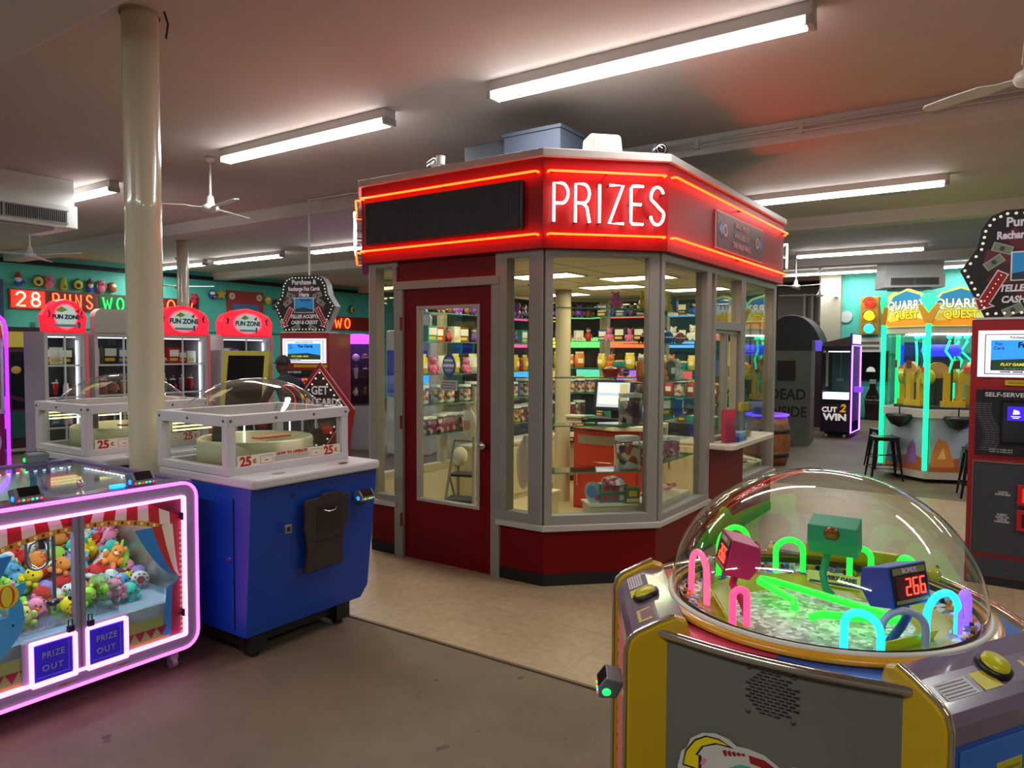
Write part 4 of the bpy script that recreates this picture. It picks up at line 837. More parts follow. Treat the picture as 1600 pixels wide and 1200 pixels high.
for k, (x, z, kd, cc, cn) in enumerate(((.34, .44, 'octopus', '#3cc4b0', 'teal'), (.06, .44, 'ball', '#e8d020', 'yellow'), (.27, .46, 'bear', '#e888a8', 'pink'), (-.12, .44, 'bear', '#d8d870', 'pale yellow'), (-.3, .45, 'ball', '#e8d8c0', 'cream'))):
    o = bpy.data.objects.new('plush_' + kd, plush_mesh(kd, cc)); C.objects.link(o); p = wmat(cl) @ Vector((x, .21 if abs(x) > .22 else .23, z - .07)); o.location = p; o.rotation_euler = (rad(15), rad(R.uniform(-20, 20)), FZ); o.scale = (.85,) * 3
    tag(o, '%s plush %s lying in the clear bin right behind the claw machine glass' % (cn, kd), 'plush toy', 'plush toys heaped in the claw machine')
# ---------------------------------------------------------------- coin pusher machines
def coin_machine(loc, label):
    m = thing('coin_machine', label, 'coin machine', loc, FZ)   # local x: 0 (near side) .. .86, front at y=0 looking -y
    BL = '#0c3a92,r=.4,s=.4'; WH = '#bdb6b8,r=.45'; W_ = .84; Dp = .8
    body = MB(BL)
    pr = [(.0, .9), (.0, .13), (.03, .13)]
    v = [(.01, .04, .13), (W_ - .06, .04, .13), (W_ - .06, Dp, .13), (.01, Dp, .13), (.01, .0, .3), (W_ + .02, .0, .22), (W_ + .02, Dp, .22), (.01, Dp, .3), (.0, -.03, .9), (W_ + .04, -.03, .9), (W_ + .04, Dp, .9), (.0, Dp, .9)]
    v = [(.01, .03, .13), (W_ - .04, .03, .13), (W_ - .04, Dp, .13), (.01, Dp, .13), (.01, .02, .2), (W_ + .01, .02, .2), (W_ + .01, Dp, .2), (.01, Dp, .2), (.01, -.03, .9), (W_ + .04, -.03, .9), (W_ + .04, Dp, .9), (.01, Dp, .9)]
    f = [(0, 3, 2, 1), (8, 9, 10, 11)]
    for a in (0, 4):
        for k in range(4): f.append((a + k, a + (k + 1) % 4, a + 4 + (k + 1) % 4, a + 4 + k))
    body._a(v, f); body.build('cabinet', m, bevel=.006)
    # side door (near side faces -x)
    sd = MB('#0c3a92,r=.28,c=.8').box(.004, .024, .12, .42, .16, .84).box(.0035, .0045, .42, .425, .16, .84, '#0a1c50').box(.0035, .0045, .115, .12, .16, .84, '#0a1c50').build('side_door', m); MB('#b8b8b8,m=1,r=.3').cyl((-.004, .16, .52), (.006, .16, .52), .012).build('lock', sd)
    lg = MB('#0c0c0c,r=.5').box(.05, W_ - .08, .1, Dp - .04, .06, .13)
    lg.build('plinth', m)
    for x in (.06, W_ - .2):
        for y in (.06, Dp - .14): MB('#0c0c0c,r=.5').box(x, x + .1, y, y + .1, .03, .14).cyl((x + .05, y + .05, 0), (x + .05, y + .05, .03), .03).build('leg', m)
    sl = rrect(-.0, W_ + .05, -.06, Dp + .01, .035)
    MB(WH).prism(sl, 'z', .9, .95).build('deck', m, bevel=.012)
    # glass house, set back from the deck edge
    x0, x1, y0, y1, z0, z1 = .0, W_ - .02, .15, Dp, .95, 1.26
    fr = MB(WH)
    for (a, b, c, d) in ((x0, x0 + .05, y0, y0 + .05), (x1 - .05, x1, y0, y0 + .05), (x0, x0 + .05, y1 - .05, y1), (x1 - .05, x1, y1 - .05, y1)): fr.box(a, b, c, d, z0, z1)
    for (z, zz) in ((z0, z0 + .04), (z1 - .055, z1)): fr.box(x0, x1, y0, y0 + .05, z, zz).box(x0, x1, y1 - .05, y1, z, zz).box(x0, x0 + .05, y0, y1, z, zz).box(x1 - .05, x1, y0, y1, z, zz)
    fr.build('frame', m, bevel=.004)
    g = MB('glass').box(x0 + .05, x1 - .05, y0 + .015, y0 + .02, z0 + .04, z1 - .05).build('front_glass', m)
    MB('glass').box(x0 + .015, x0 + .02, y0 + .05, y1 - .05, z0 + .04, z1 - .05).box(x1 - .02, x1 - .015, y0 + .05, y1 - .05, z0 + .04, z1 - .05).box(x0 + .05, x1 - .05, y1 - .02, y1 - .015, z0 + .04, z1 - .05).build('side_glass', m)
    many('screw', m, MB('#5a5660,m=.7,r=.4').ball((0, 0, 0), .008), [(x, y0 - .001, z1 - .027) for x in (.02, .3, .56, x1 - .02)] + [(x0 - .001, y, z1 - .027) for y in (y0 + .03, .5, y1 - .03)])
    # dome
    cx, cy = (x0 + x1) / 2, (y0 + y1) / 2
    rx, ry = (x1 - x0) / 2 - .03, (y1 - y0) / 2 - .02
    pr = [(1, 0), (.97, .014), (.88, .05), (.74, .095), (.56, .135), (.36, .162), (.15, .175), (0, .177)]
    MB('dome').lathe(pr, n=48, sq=3, T=Matrix.Translation((cx, cy, z1)) @ Matrix.Diagonal((rx, ry, 1, 1))).build('dome', m)['label'] = 'clear plastic dome top'
    # wheel
    MB('#c8c098,r=.4').lathe([(0, 1.0), (.29, 1.0), (.3, .99), (.3, 1.09), (.31, 1.1), (.32, 1.09), (.32, .96), (0, .96)], n=40, c=(cx, cy, 0)).build('wheel', m); MB('#b8a880,r=.5').box(x0 + .05, x1 - .05, y0 + .05, y1 - .05, .95, .955).box(cx - .12, cx + .1, cy - .03, cy + .0, 1.0, 1.03, '#8a7a50').box(cx - .1, cx + .12, cy - .16, cy - .1, 1.1, 1.11, '#c86030').build('tray', m)
    MB('#fff0a0,e=3').box(x0 + .06, x1 - .3, y1 - .06, y1 - .055, 1.14, 1.147).box(x0 + .06, x1 - .3, y1 - .06, y1 - .055, 1.16, 1.167).box(x0 + .06, x1 - .3, y1 - .06, y1 - .055, 1.18, 1.187).build('yellow_light_strip', m); MB('#f0f4ff,e=4').box(x1 - .3, x1 - .294, y1 - .06, y1 - .055, 1.0, 1.2).box(x1 - .07, x1 - .064, y1 - .2, y1 - .195, 1.0, 1.2).build('white_light_strip', m)
    MB('#3a3c34,r=.4').box(x0 + .3, x0 + .36, y1 - .08, y1 - .06, 1.0, 1.2).build('mirror_post', m)
    # price strip
    ps = MB('#d4cdbc,r=.4').box(x0 + .06, x1 - .06, y0 + .004, y0 + .008, z0 + .03, z0 + .095).build('price_strip', m)
    text('25', .07, '#b01818,r=.4', ps, (x0 + .11, y0 + .003, z0 + .062), bold=.0025); text('c', .045, '#b01818,r=.4', ps, (x0 + .165, y0 + .003, z0 + .066), bold=.001)
    text('25', .07, '#b01818,r=.4', ps, (x1 - .15, y0 + .003, z0 + .062), bold=.0025); text('c', .045, '#b01818,r=.4', ps, (x1 - .095, y0 + .003, z0 + .066), bold=.001)
    text('HOW TO OPERATE', .024, '#b01818,r=.4', ps, (cx, y0 + .003, z0 + .083), bold=.0008)
    l = MB('#6a6458')
    for k in range(4): l.box(cx - .12, cx + .12, y0 + .0035, y0 + .0038, z0 + .038 + k * .009, z0 + .041 + k * .009)
    for x in (x0 + .23, x1 - .25): 
        for (a, b, c, d) in ((0, .08, 0, .002), (0, .08, .04, .042), (0, .002, 0, .042), (.078, .08, 0, .042), (.03, .05, .015, .02)): l.box(x + a - .03, x + b - .03, y0 + .0035, y0 + .0038, z0 + .042 + c, z0 + .042 + d, '#b04030')
    l.build('instructions', ps)
    MB('#8a8478').prism(ell(.22, .03, .04, .022), 'z', .95, .952).prism(ell(.66, .02, .03, .018), 'z', .95, .953, '#38342c').build('coin_slot', m)
    # payout plate
    pp = [(.31, .78), (.33, .8), (.42, .8), (.44, .82), (.56, .82), (.58, .8), (.63, .8), (.62, .74), (.625, .66), (.6, .6), (.59, .5), (.6, .41), (.585, .4), (.49, .41), (.36, .4), (.33, .4), (.345, .5), (.335, .58), (.315, .65), (.32, .72)]
    T = Matrix.Translation((0, -.02, 0)) @ Matrix.Rotation(rad(3.2), 4, 'X') @ Matrix.Translation((0, .033, 0))
    pl = MB('#2a2022,r=.45').prism(pp, 'y', -.034, -.012, T=T).build('payout_plate', m, bevel=.003)
    MB('#171214,r=.4').box(.4, .57, -.036, -.03, .6, .76, T=T).box(.39, .58, -.038, -.034, .56, .565, T=T).build('slot_recess', pl); MB('#b8b4b0,m=1,r=.25').tube([(.44, -.036, .73), (.46, -.052, .722), (.51, -.052, .724), (.53, -.036, .732)], .005, T=T).build('handle', pl)
    MB('#8a8880,m=.6,r=.3').box(.195, .235, -.03, -.02, .645, .69, T=T).box(.205, .225, -.032, -.029, .655, .68, '#101010', T=T).build('coin_return', m, bevel=.002)
    MB('#15161a').cyl((.27, -.03, .83), (.27, -.022, .83), .008).build('button', m)
    return m
cm = coin_machine((-3.17, 2.26, 0), 'blue coin drop machine with white deck and clear dome, between claw machine and booth')
reader('x', (.755, -.04, .73), 0, parent=cm)
coin_machine((-4.47, 2.18, 0), 'coin drop machine with clear dome partly hidden behind the near cream column')
# ---------------------------------------------------------------- dome ball game at lower right
DC = Vector((-.52, 2.52, 0))
dg = thing('ball_game', 'round arcade ball game under a big clear dome, with grey and yellow sides', 'arcade game', DC)
AP = .52; RIM = .8
hexv = [(.6 * math.cos(rad(-120 + 60 * k)), .6 * math.sin(rad(-120 + 60 * k))) for k in range(6)]
MB('#2456a8,r=.4').prism(off(hexv, -.025), 'z', .04, .7).build('body', dg)
# tinted deck: pink at left, blue to the right
for k, c in enumerate(['#c8305c', '#2456a8', '#2456a8', '#2456a8', '#2456a8', '#c8305c']):
    a, b = hexv[k], hexv[(k + 1) % 6]; mx = ((a[0] + b[0]) / 2, (a[1] + b[1]) / 2)
md = Vector(((hexv[0][0] + hexv[1][0]) / 2, hexv[0][1]))
dk = MB('#2456a8,r=.3,c=.5')
for q_ in range(72):
    g0, g1 = rad(-90 + q_ * 5), rad(-85 + q_ * 5)
    def hexr(t): return AP / math.cos((t + PI / 2 + PI / 6) % (PI / 3) - PI / 6)
    dk.poly([(hexr(g0) * math.cos(g0), hexr(g0) * math.sin(g0), .78), (hexr(g1) * math.cos(g1), hexr(g1) * math.sin(g1), .78), (.45 * math.cos(g1), .45 * math.sin(g1), .78), (.45 * math.cos(g0), .45 * math.sin(g0), .78)], '#2456a8,r=.3,c=.5' if q_ < 38 else '#c8305c,r=.3,c=.5')
dk.build('deck', dg)
SP = []
for k in (0, 2, 4):   # service panels facing -90, 30, 150
    a = rad(-90 + 60 * k); T = Matrix.Rotation(a + PI / 2, 4, 'Z')
    pts = [(-.322, -AP)] + [(-.322 + .644 * i / 10, -AP - .035 * math.sin(PI * i / 10)) for i in range(11)] + [(.322, -AP), (.322, -AP + .02), (-.322, -AP + .02)]
    MB('#62605a,r=.5,n=3').prism(pts, 'z', .06, .775, T=T).build('service_panel', dg)
    tp = [(-.325 + .65 * i / 12, -AP - .004 - .038 * math.sin(PI * i / 12), .78) for i in range(13)]
    MB('#d8d4cc,m=1,r=.12').tube(tp, .014, T=T).build('chrome_edge', dg)
    MB('#16161a,r=.6').prism([(p[0], p[1] + .02) for p in pts], 'z', 0, .06, T=T).build('kick_base', dg)
    if k == 0:
        gr = MB('#121212,r=.6')
        for j in range(13):
            z = .748 - j * .0092; wv = .056 * math.sqrt(max(.1, 1 - ((j - 6) / 7.5) ** 2))
            n = int(wv / .017)
            for i in range(-n, n + 1): x = -.002 + i * .019 + (.01 if j % 2 else 0); gr.box(x - .007, x + .007, -AP - .0365, -AP - .032, z, z + .003, T=T)
        gr.build('speaker_grille', dg)
        sc = MB('#5a5850,m=.6,r=.4')
        for x in (-.105, .012):
            for z in (.48, .6): sc.ball((x + .045, -AP - .034, z + .155), (.007, .004, .007), T=T)
        sc.build('screw', dg)
        # big sticker
        y = -AP - .0375; out = [(-.185, .27), (-.175, .32), (-.16, .335), (-.15, .365), (-.12, .39), (-.085, .4), (-.05, .395), (-.03, .382), (.0, .385), (.04, .38), (.075, .36), (.1, .352), (.105, .372), (.12, .375), (.14, .36), (.18, .32), (.19, .27), (.14, .2), (-.12, .2)]
        L_ = [('#bdb9b0,r=.4', out),
              ('#14120f', [(-.172, .28), (-.165, .325), (-.14, .365), (-.11, .386), (-.075, .388), (-.035, .372), (-.08, .37), (-.115, .352), (-.13, .325), (-.12, .325), (-.12, .28)]),
              ('#d8c010,r=.4', [(-.168, .285), (-.161, .323), (-.137, .362), (-.108, .382), (-.077, .384), (-.05, .376), (-.085, .373), (-.12, .353), (-.137, .322), (-.128, .322), (-.128, .285)]),
              ('#3c9c90,r=.4', [(-.06, .29), (-.05, .315), (-.02, .335), (.03, .338), (.08, .33), (.12, .32), (.15, .28), (.14, .22), (-.06, .22)]),
              ('#6a4a9a,r=.4', [(-.02, .29), (.0, .315), (.035, .325), (.07, .315), (.09, .28), (.08, .24), (-.02, .24)]),
              ('#8c141c,r=.4', [(.0, .368), (.04, .367), (.09, .342), (.13, .3), (.15, .27), (.13, .27), (.1, .305), (.06, .333), (.03, .345), (.005, .347)]),
              ('#6a4a9a,r=.4', [(.108, .36), (.118, .366), (.13, .36), (.17, .31), (.175, .28), (.16, .285), (.14, .32)]),
              ('#d8789a,r=.4', [(-.125, .3), (-.115, .322), (-.105, .32), (-.115, .3)])]
        for i in range(5): a_ = -.06 + i * .0115; L_.append(('#8c141c,r=.4', [(a_, .345 + i * .004), (a_ + .007, .347 + i * .004), (a_ + .003, .362 + i * .0015 + .002), (a_ - .006, .358 + i * .0015)]))
        sp = MB()
        for i, (mt, p) in enumerate(L_): sp.poly([(q[0] * 1.08 - .055, y - .00012 * i, q[1] + .147) for q in p], mt)
        sp.build('sticker', dg)['label'] = 'colourful cut-out cartoon sticker'
YL = '#b89404,r=.35,c=.3'
for k in (1, 3, 5):   # player pods facing -30, 90, -150
    a = rad(-90 + 60 * k); T = Matrix.Rotation(a + PI / 2, 4, 'Z'); hw = .3
    prof = [(-AP + .02, .0), (-AP - .12, .0), (-AP - .12, .72), (-AP - .11, .755), (-AP - .09, .775), (-AP - .02, .812), (-AP + .02, .828), (-AP + .05, .82), (-AP + .06, .78)]
    for s in (-1, 1):
        MB(YL).prism([(p[0], p[1]) for p in prof], 'x', s * hw, s * (hw - .035), T=T).build('yellow_cheek', dg, bevel=.008)
        MB('#d8d4cc,m=1,r=.12').tube([(s * (hw - .008), p[0] - .006, p[1] + .004) for p in prof[1:7]], .006, T=T).build('chrome_trim', dg)
    c = '#1c50a8,r=.4' if k == 1 else '#c84a40,r=.45'
    MB(c).box(-hw + .035, hw - .035, -AP - .11, -AP, .02, .7, T=T).build('pod_front', dg)
    MB('#2a6ac0' if k == 1 else '#e07868').box(-hw + .06, hw - .06, -AP - .1125, -AP - .11, .1, .66, T=T).build('pod_door', dg, bevel=.002)
    tp = [(-AP - .115, .68), (-AP - .115, .725), (-AP - .1, .75), (-AP - .08, .768), (-AP - .02, .8), (-AP + .05, .808), (-AP + .05, .77), (-AP - .08, .72)]
    MB('#6c5a70,r=.2,c=.8').prism(tp, 'x', -hw + .035, hw - .035, T=T).build('control_top', dg)
    bt = MB('#15140f,r=.4').lathe([(0, 0), (.045, 0), (.045, .012), (.036, .016)], n=24, T=T @ Matrix.Translation((0, -AP - .035, .79)) @ Matrix.Rotation(rad(25), 4, 'X')); bt.lathe([(.036, .014), (.034, .024), (0, .028)], '#c0b410,r=.3', n=24, T=T @ Matrix.Translation((0, -AP - .035, .79)) @ Matrix.Rotation(rad(25), 4, 'X')); bt.build('push_button', dg)['label'] = 'round yellow push button with black collar'
    Tt = T @ Matrix.Translation((0, -AP - .05, .784)) @ Matrix.Rotation(rad(25), 4, 'X')
    MB().box(-.1, -.03, -.035, .03, 0, .0009, '#c0b020', T=Tt).build('printed_panel', dg); pt = MB('#b8b0b0').box(-.24, -.12, -.035, .015, 0, .0008, T=Tt)
    for i in range(5): pt.box(-.235, -.13, -.03 + i * .009, -.027 + i * .009, .0009, .0015, '#4a3c50', T=Tt)
    pt.build('printed_panel', dg); MB().box(.1, .2, -.03, .03, 0, .0008, '#b09a40', T=Tt).box(.115, .185, -.02, .02, .0009, .0014, '#6c3a50', T=Tt).build('printed_panel', dg)
    if k == 1:
        s = MB('#b8b020').box(-.1, -.0, -AP - .1145, -AP - .1125, .52, .6, T=T)
        for i in range(4): s.box(-.09, -.01, -AP - .116, -AP - .1145, .53 + i * .016, .538 + i * .016, '#8a8010', T=T)
        s.build('yellow_notice', dg)
        s = MB('#c8c0b8').prism(rrect(.03, .16, .46, .62, .02), 'y', -AP - .1145, -AP - .1125, T=T).prism(rrect(.036, .154, .466, .59, .015), 'y', -AP - .116, -AP - .114, '#c86068', T=T).build('pink_notice', dg)
        rd = reader('x', tuple(T @ Vector((.06, -AP - .16, .37))), a + PI / 2, parent=dg); rd.scale = (1.3,) * 3
    else:
        h = MB('#1a1014')
        for i in range(10): h.cyl((-.2, -AP - .114, .16 + i * .05), (-.2, -AP - .109, .16 + i * .05), .006, T=T)
        h.build('screw_holes', dg)
        if k == 5: rd = reader('x', tuple(T @ Vector((.16, -AP - .155, .54))), a + PI / 2, parent=dg); rd.scale = (1.0,) * 3
# rim, bowl, playfield
MB('#c88c10,r=.3,c=.4').lathe([(.43, .76), (.48, .775), (.505, .79), (.5, .802), (.475, .808), (.455, .802), (.45, .77)], n=72).build('rim', dg)
MB('circus_mosaic').lathe([(.452, .79), (.43, .775), (.38, .765)], n=60).build('patterned_ring', dg)
MB('#a8a010,r=.35').lathe([(.38, .765), (.33, .76), (.27, .735)], n=60).build('yellow_ring', dg)
MB('crushed').lathe([(.3, .738), (.2, .742), (0, .75)], n=48).build('playfield', dg)
MB('acrylic').lathe([(.375, .766), (.375, .79)], n=60).build('inner_guard', dg)
MB('#3a2c1c').lathe([(.446, .79), (.446, .81)], n=60).build('rim_gasket', dg)
# studs of the ring
st = MB('#181410')
for i in range(72): a = 2 * PI * i / 72; st.box(-.006, .006, -.004, .004, 0, .012, '#c89a20' if i % 2 else '#181410', T=Matrix.Translation((.425 * math.cos(a), .425 * math.sin(a), .775)) @ Matrix.Rotation(a, 4, 'Z'))
st.build('ring_studs', dg)
# dome
pr = [(.47 * math.cos(t), .805 + .415 * math.sin(t) ** .95) for t in [PI / 2 * i / 24 for i in range(25)]]; pr[-1] = (0, 1.22)
MB('dome').lathe(pr, n=72).build('dome', dg)['label'] = 'large clear plastic dome'
MB('#c8c4b8,r=.4').lathe([(.472, .8), (.482, .802), (.482, .812), (.47, .815)], n=64).build('dome_flange', dg)
# neon arches: (angle, radius, half width, height, colour, turn)
def archp(x, y, w, h, turn):
    c_, s_ = math.cos(turn), math.sin(turn)
    pts = [(-w, 0)] + [(-w * math.cos(t), h - w * .9 + w * .9 * math.sin(t)) for t in [PI * i / 12 for i in range(13)]] + [(w, 0)]
    return [(x + u * c_, y + u * s_, .775 + z) for u, z in pts]
for (ang, r_, w, h, col, turn, lb) in ((-62, .39, .052, .115, '#18b4ff,e=3.2', -20, 'glowing light blue arch'), (-12, .36, .07, .13, '#18b4ff,e=3.2', 60, 'glowing light blue arch'), (-38, .34, .06, .1, '#a8b4c8,r=.3', 30, 'unlit frosted arch'), (5, .4, .05, .11, '#7a50ff,e=2', 80, 'violet arch'),
        (-116, .36, .022, .11, '#ff3a6a,e=2.4', 40, 'glowing pink arch'), (-158, .38, .075, .15, '#ff4a70,e=2.2', -50, 'glowing pink arch'), (-175, .36, .06, .1, '#c8a0b0,r=.3', 100, 'unlit frosted arch'),
        (150, .4, .07, .17, '#28f038,e=1.3', 60, 'glowing green arch'), (118, .38, .05, .12, '#20f040,e=1.5', 30, 'glowing green arch'), (80, .36, .035, .12, '#20e848,e=1.3', 0, 'glowing green arch'), (55, .38, .05, .12, '#20e848,e=1.3', -50, 'glowing green arch')):
    a = rad(ang); MB(col).tube(archp(r_ * math.cos(a), r_ * math.sin(a), w, h, rad(turn)), .0105, n=12).build('light_arch', dg)['label'] = lb
# zigzag green tube
zz = [(-.1, .2), (-.2, .24), (-.1, .05), (-.02, .0)]
MB('#20ff30,e=1.7').tube([(-.06, -.07, .775), (-.075, -.02, .785), (-.22, .1, .79), (-.225, .13, .79), (-.18, .13, .79), (.23, -.02, .79), (.235, -.045, .79), (.2, -.06, .79), (.03, -.11, .785), (-.0, -.13, .775)], .0125, n=12).build('zigzag_light', dg)['label'] = 'glowing green zigzag tube'
# score boxes
def score(ang, col, dcol, digits, r_=.2, z=.965, foot=(.0, .0)):
    a = rad(ang); T = Matrix.Translation((r_ * math.cos(a), r_ * math.sin(a), z)) @ Matrix.Rotation(a + PI / 2, 4, 'Z') @ Matrix.Rotation(rad(-12), 4, 'X')
    b = MB(col + ',r=.4').prism([(-.05, -.055), (.03, -.055), (.055, .0), (.04, .055), (-.05, .06)], 'x', -.08, .08, T=T).build('score_box', dg, bevel=.003)
    MB(col + ',r=.4').tube([tuple(T @ Vector(p)) for p in ((.02, .0, -.05), (.03, -.005, -.09), (.035, .03, -.13), (.02, .06, -.17), (.0, .06, -.19))], .013).build('arm', b)
    MB('#8c4a18,m=.5,r=.3').lathe([(0, .008), (.02, .008), (.026, 0), (.026, -.01)], n=20, T=T @ Matrix.Translation((0, .048, .028)) @ Matrix.Rotation(rad(-105), 4, 'X')).build('round_lamp', b)
    MB('#20140c,r=.3').box(-.072, .072, -.0525, -.05, -.05, .055, T=T).box(-.068, .068, -.0535, -.052, -.046, -.036, '#8a9060', T=T).box(-.068, .068, -.0535, -.052, .034, .052, '#8a8a50', T=T).build('display', b)
    MB('#3a0608,e=.3').box(-.06, .06, -.054, -.052, -.034, .028, T=T).build('display_window', b)
    seg = {'2': 'abged', '6': 'acdefg'}
    g_ = MB('#ff3828,e=4')
    P = dict(a=((0, 1), (1, 1)), b=((1, 1), (1, .5)), c=((1, .5), (1, 0)), d=((0, 0), (1, 0)), e=((0, .5), (0, 0)), f=((0, 1), (0, .5)), g=((0, .5), (1, .5)))
    for i, ch in enumerate(digits):
        for s_ in seg[ch]:
            (x0, z0), (x1, z1) = P[s_]; ox = -.024 + i * .03
            g_.cyl((ox + x0 * .018 + z0 * .003, -.055, -.024 + z0 * .044), (ox + x1 * .018 + z1 * .003, -.055, -.024 + z1 * .044), .0024, n=6, T=T)
    g_.build('digits', b)
    t = text('BONUS', .018, '#d8c8e0,r=.3', b, (0, 0, 0), bold=.0006); t.matrix_local = T @ Matrix.Translation((0, -.0545, .043)) @ Matrix.Rotation(PI / 2, 4, 'X')
    if digits: b['label'] = '%s score box' % ('blue' if ang == -30 else 'green' if ang == 90 else 'pink')
score(-30, '#1a4a9c', '', '266', .27, .925); score(90, '#0c9068', '', '266', .22, .955); score(-150, '#c02868', '', '266', .26, .935)
# inner sign plates facing the centre
for k in (1, 3, 5):
    a = rad(-90 + 60 * k); T = Matrix.Rotation(a - PI / 2, 4, 'Z') @ Matrix.Translation((0, .32, .77)) @ Matrix.Rotation(rad(-28), 4, 'X')
    s = MB('#b8c818,e=.15,r=.3').box(-.11, .11, -.002, .002, -.018, .028, T=T).box(-.1, .1, -.0035, -.001, -.014, -.006, '#183878', T=T).build('sign_plate', dg)
    t = text('EVERY GAME', .02, '#14302c', s, (0, 0, 0), bold=.0012); t.matrix_local = T @ Matrix.Translation((0, -.004, .01)) @ Matrix.Rotation(PI / 2, 4, 'X')
MB('#c8a404,r=.35').box(-.15, .17, .47, .5, .8, .86).build('pod_back', dg, bevel=.004)
# ---------------------------------------------------------------- card kiosks
def kiosk(loc, rz, label, slabel, k2=False):
    m = thing('card_kiosk', label, 'kiosk', loc, rz); Wk = .35; RK = '#8c1018,r=.4,c=.2'
    MB(RK).prism([(0, .0), (.6, .0), (.6, 1.82), (0, 1.82)], 'x', -Wk, Wk).build('body', m, bevel=.006)
    MB('#15151a,r=.5').box(-Wk + .02, Wk - .02, -.01, .5, 0, .05).build('plinth', m)
    MB('#b8b4b4,r=.4').box(-Wk + .02, Wk - .02, -.004, .3, 1.82, 1.835).build('top_plate', m)
    s = MB('#dfe6f0,e=.7').box(-.31, .31, -.012, -.003, 1.43, 1.745).box(-.27, .27, -.0135, -.012, 1.45, 1.72, '#8a3030').box(-.265, .265, -.0145, -.0135, 1.455, 1.715, '#e8ecf4,e=.8')
    s.prism([(-.235, 1.52), (.235, 1.52), (.235, 1.68), (-.235, 1.68)], 'y', -.0155, -.0145, '#2c8ce0,e=.9').prism([(-.235, 1.475), (.235, 1.475), (.235, 1.53), (.05, 1.56), (-.235, 1.545)], 'y', -.0165, -.0155, '#26402a,e=.3').build('poster_screen', m)
    text('Purchase and Recharge Here', .022, '#303848', m, (0, -.016, 1.697), bold=.0004, name='lettering'); text('Fun Cards', .05, '#101418', m, (.02, -.017, 1.645), bold=.002); text('Fun\nCard', .03, '#1a3a8a', m, (-.19, -.017, 1.64), bold=.0004)
    text('PLAY GAMES - MAKE', .026, '#d8d860,e=.5', m, (-.06, -.018, 1.515), bold=.001, shear=.2); text('fun card game zone', .014, '#d8d8a0', m, (-.1, -.018, 1.488))
    for x in (-.18, -.11): MB('#2050b0').prism([(x, 1.462), (x + .05, 1.462), (x + .05, 1.458), (x + .06, 1.466), (x + .05, 1.474), (x + .05, 1.47), (x, 1.47)], 'y', -.0165, -.0155).build('arrow', m)
    MB('#c0a010,r=.4').box(-.15, .32, -.01, -.002, 1.375, 1.41).box(-.13, .3, -.0115, -.0095, 1.388, 1.392, '#7a6408').box(-.13, .3, -.0115, -.0095, 1.398, 1.401, '#7a6408').build('yellow_notice', m)
    f = MB('#1a1a20,r=.35').box(-.31, .31, -.02, -.003, .9, 1.345); f.build('terminal_fascia', m, bevel=.004)
    sw = MB('#6a6a70,r=.4')
    for i in range(9):
        for j in range(22): z = .93 + j * .015; x = -.29 + i * .011 + .03 * math.sin(j * .25) ; sw.box(x, x + .004 + .002 * (i % 3), -.0215, -.02, z, z + .006)
    sw.build('dot_pattern', m)
    text('SELF-SERVE', .04, '#c8c8c8,r=.4', m, (-.15, -.021, 1.31), bold=.0008, wide=1.12)
    MB('#0a0a0c,r=.2').box(-.17, .3, -.03, -.018, .98, 1.275).box(-.155, .285, -.032, -.029, .995, 1.26, '#26282c,r=.15').build('touch_screen', m, bevel=.004)
    for i, c in enumerate(['#3a1ee0', '#e0622a', '#22a83a', '#c82828']):
        x = -.13 + i * .103
        o = MB(c + ',e=.7').box(x, x + .095, -.034, -.0315, 1.14, 1.235).build('screen_button', m); 
        sh = MB('#f0f0f0,e=.8').box(x + .02, x + .075, -.0352, -.034, 1.165, 1.17).box(x + .03, x + .065, -.0352, -.034, 1.155, 1.16)
        sh.prism([(x + .03, 1.18), (x + .07, 1.185), (x + .065, 1.205), (x + .035, 1.215)], 'y', -.0352, -.034, '#501818' if i == 1 else '#f0f0f0,e=.8').build('icon', o)
    for i in range(2): text('insert or swipe card', .016, '#c8c8c8', m, (-.16, -.021, .94 - i * .016))
    MB('mesh_black').box(-.31, .31, -.012, -.002, .22, .84).build('mesh_panel', m); MB('#6c5458,r=.4').box(-.32, -.313, -.014, -.002, .2, .86).box(-.32, .32, -.014, -.002, .845, .855).build('panel_trim', m)
    MB('mesh_black').box(-.31, .31, -.012, -.002, .06, .19).build('lower_mesh', m)
    for z, c, tx in ((.64, '#ff1010,e=2', 'COINS\nDISPENSED'), (.47, '#1a0808', 'INSERT\nCARD OR\nCOINS\nDISPENSED')):
        o = MB('#a81018,r=.4').box(-.06, .16, -.03, -.01, z - .07, z + .07).build('dispenser', m, bevel=.004); MB(c).box(-.03, .13, -.034, -.028, z - .045, z + .045).build('slot', o); text(tx, .018, '#b8b8b8', m, (-.14, -.0135, z), bold=.0004, lh=.9)
    # hexagonal marquee sign with bulbs
    sg = thing('marquee_sign', slabel, 'sign', tuple(m.matrix_basis @ Vector((0, 0, 1.836))), rz)
    hx = [(-.28, 0), (-.43, .32), (-.335, .47), (-.31, .6), (-.26, .68), (-.18, .715), (.18, .715), (.26, .68), (.31, .6), (.335, .47), (.43, .32), (.28, 0)]
    MB('#b8b4b8,r=.5').prism(hx, 'y', .02, .16).build('casing', sg); MB('#1a1418,r=.4').prism(hx, 'y', -.0, .02).build('face', sg)
    # burst
    mb = MB()
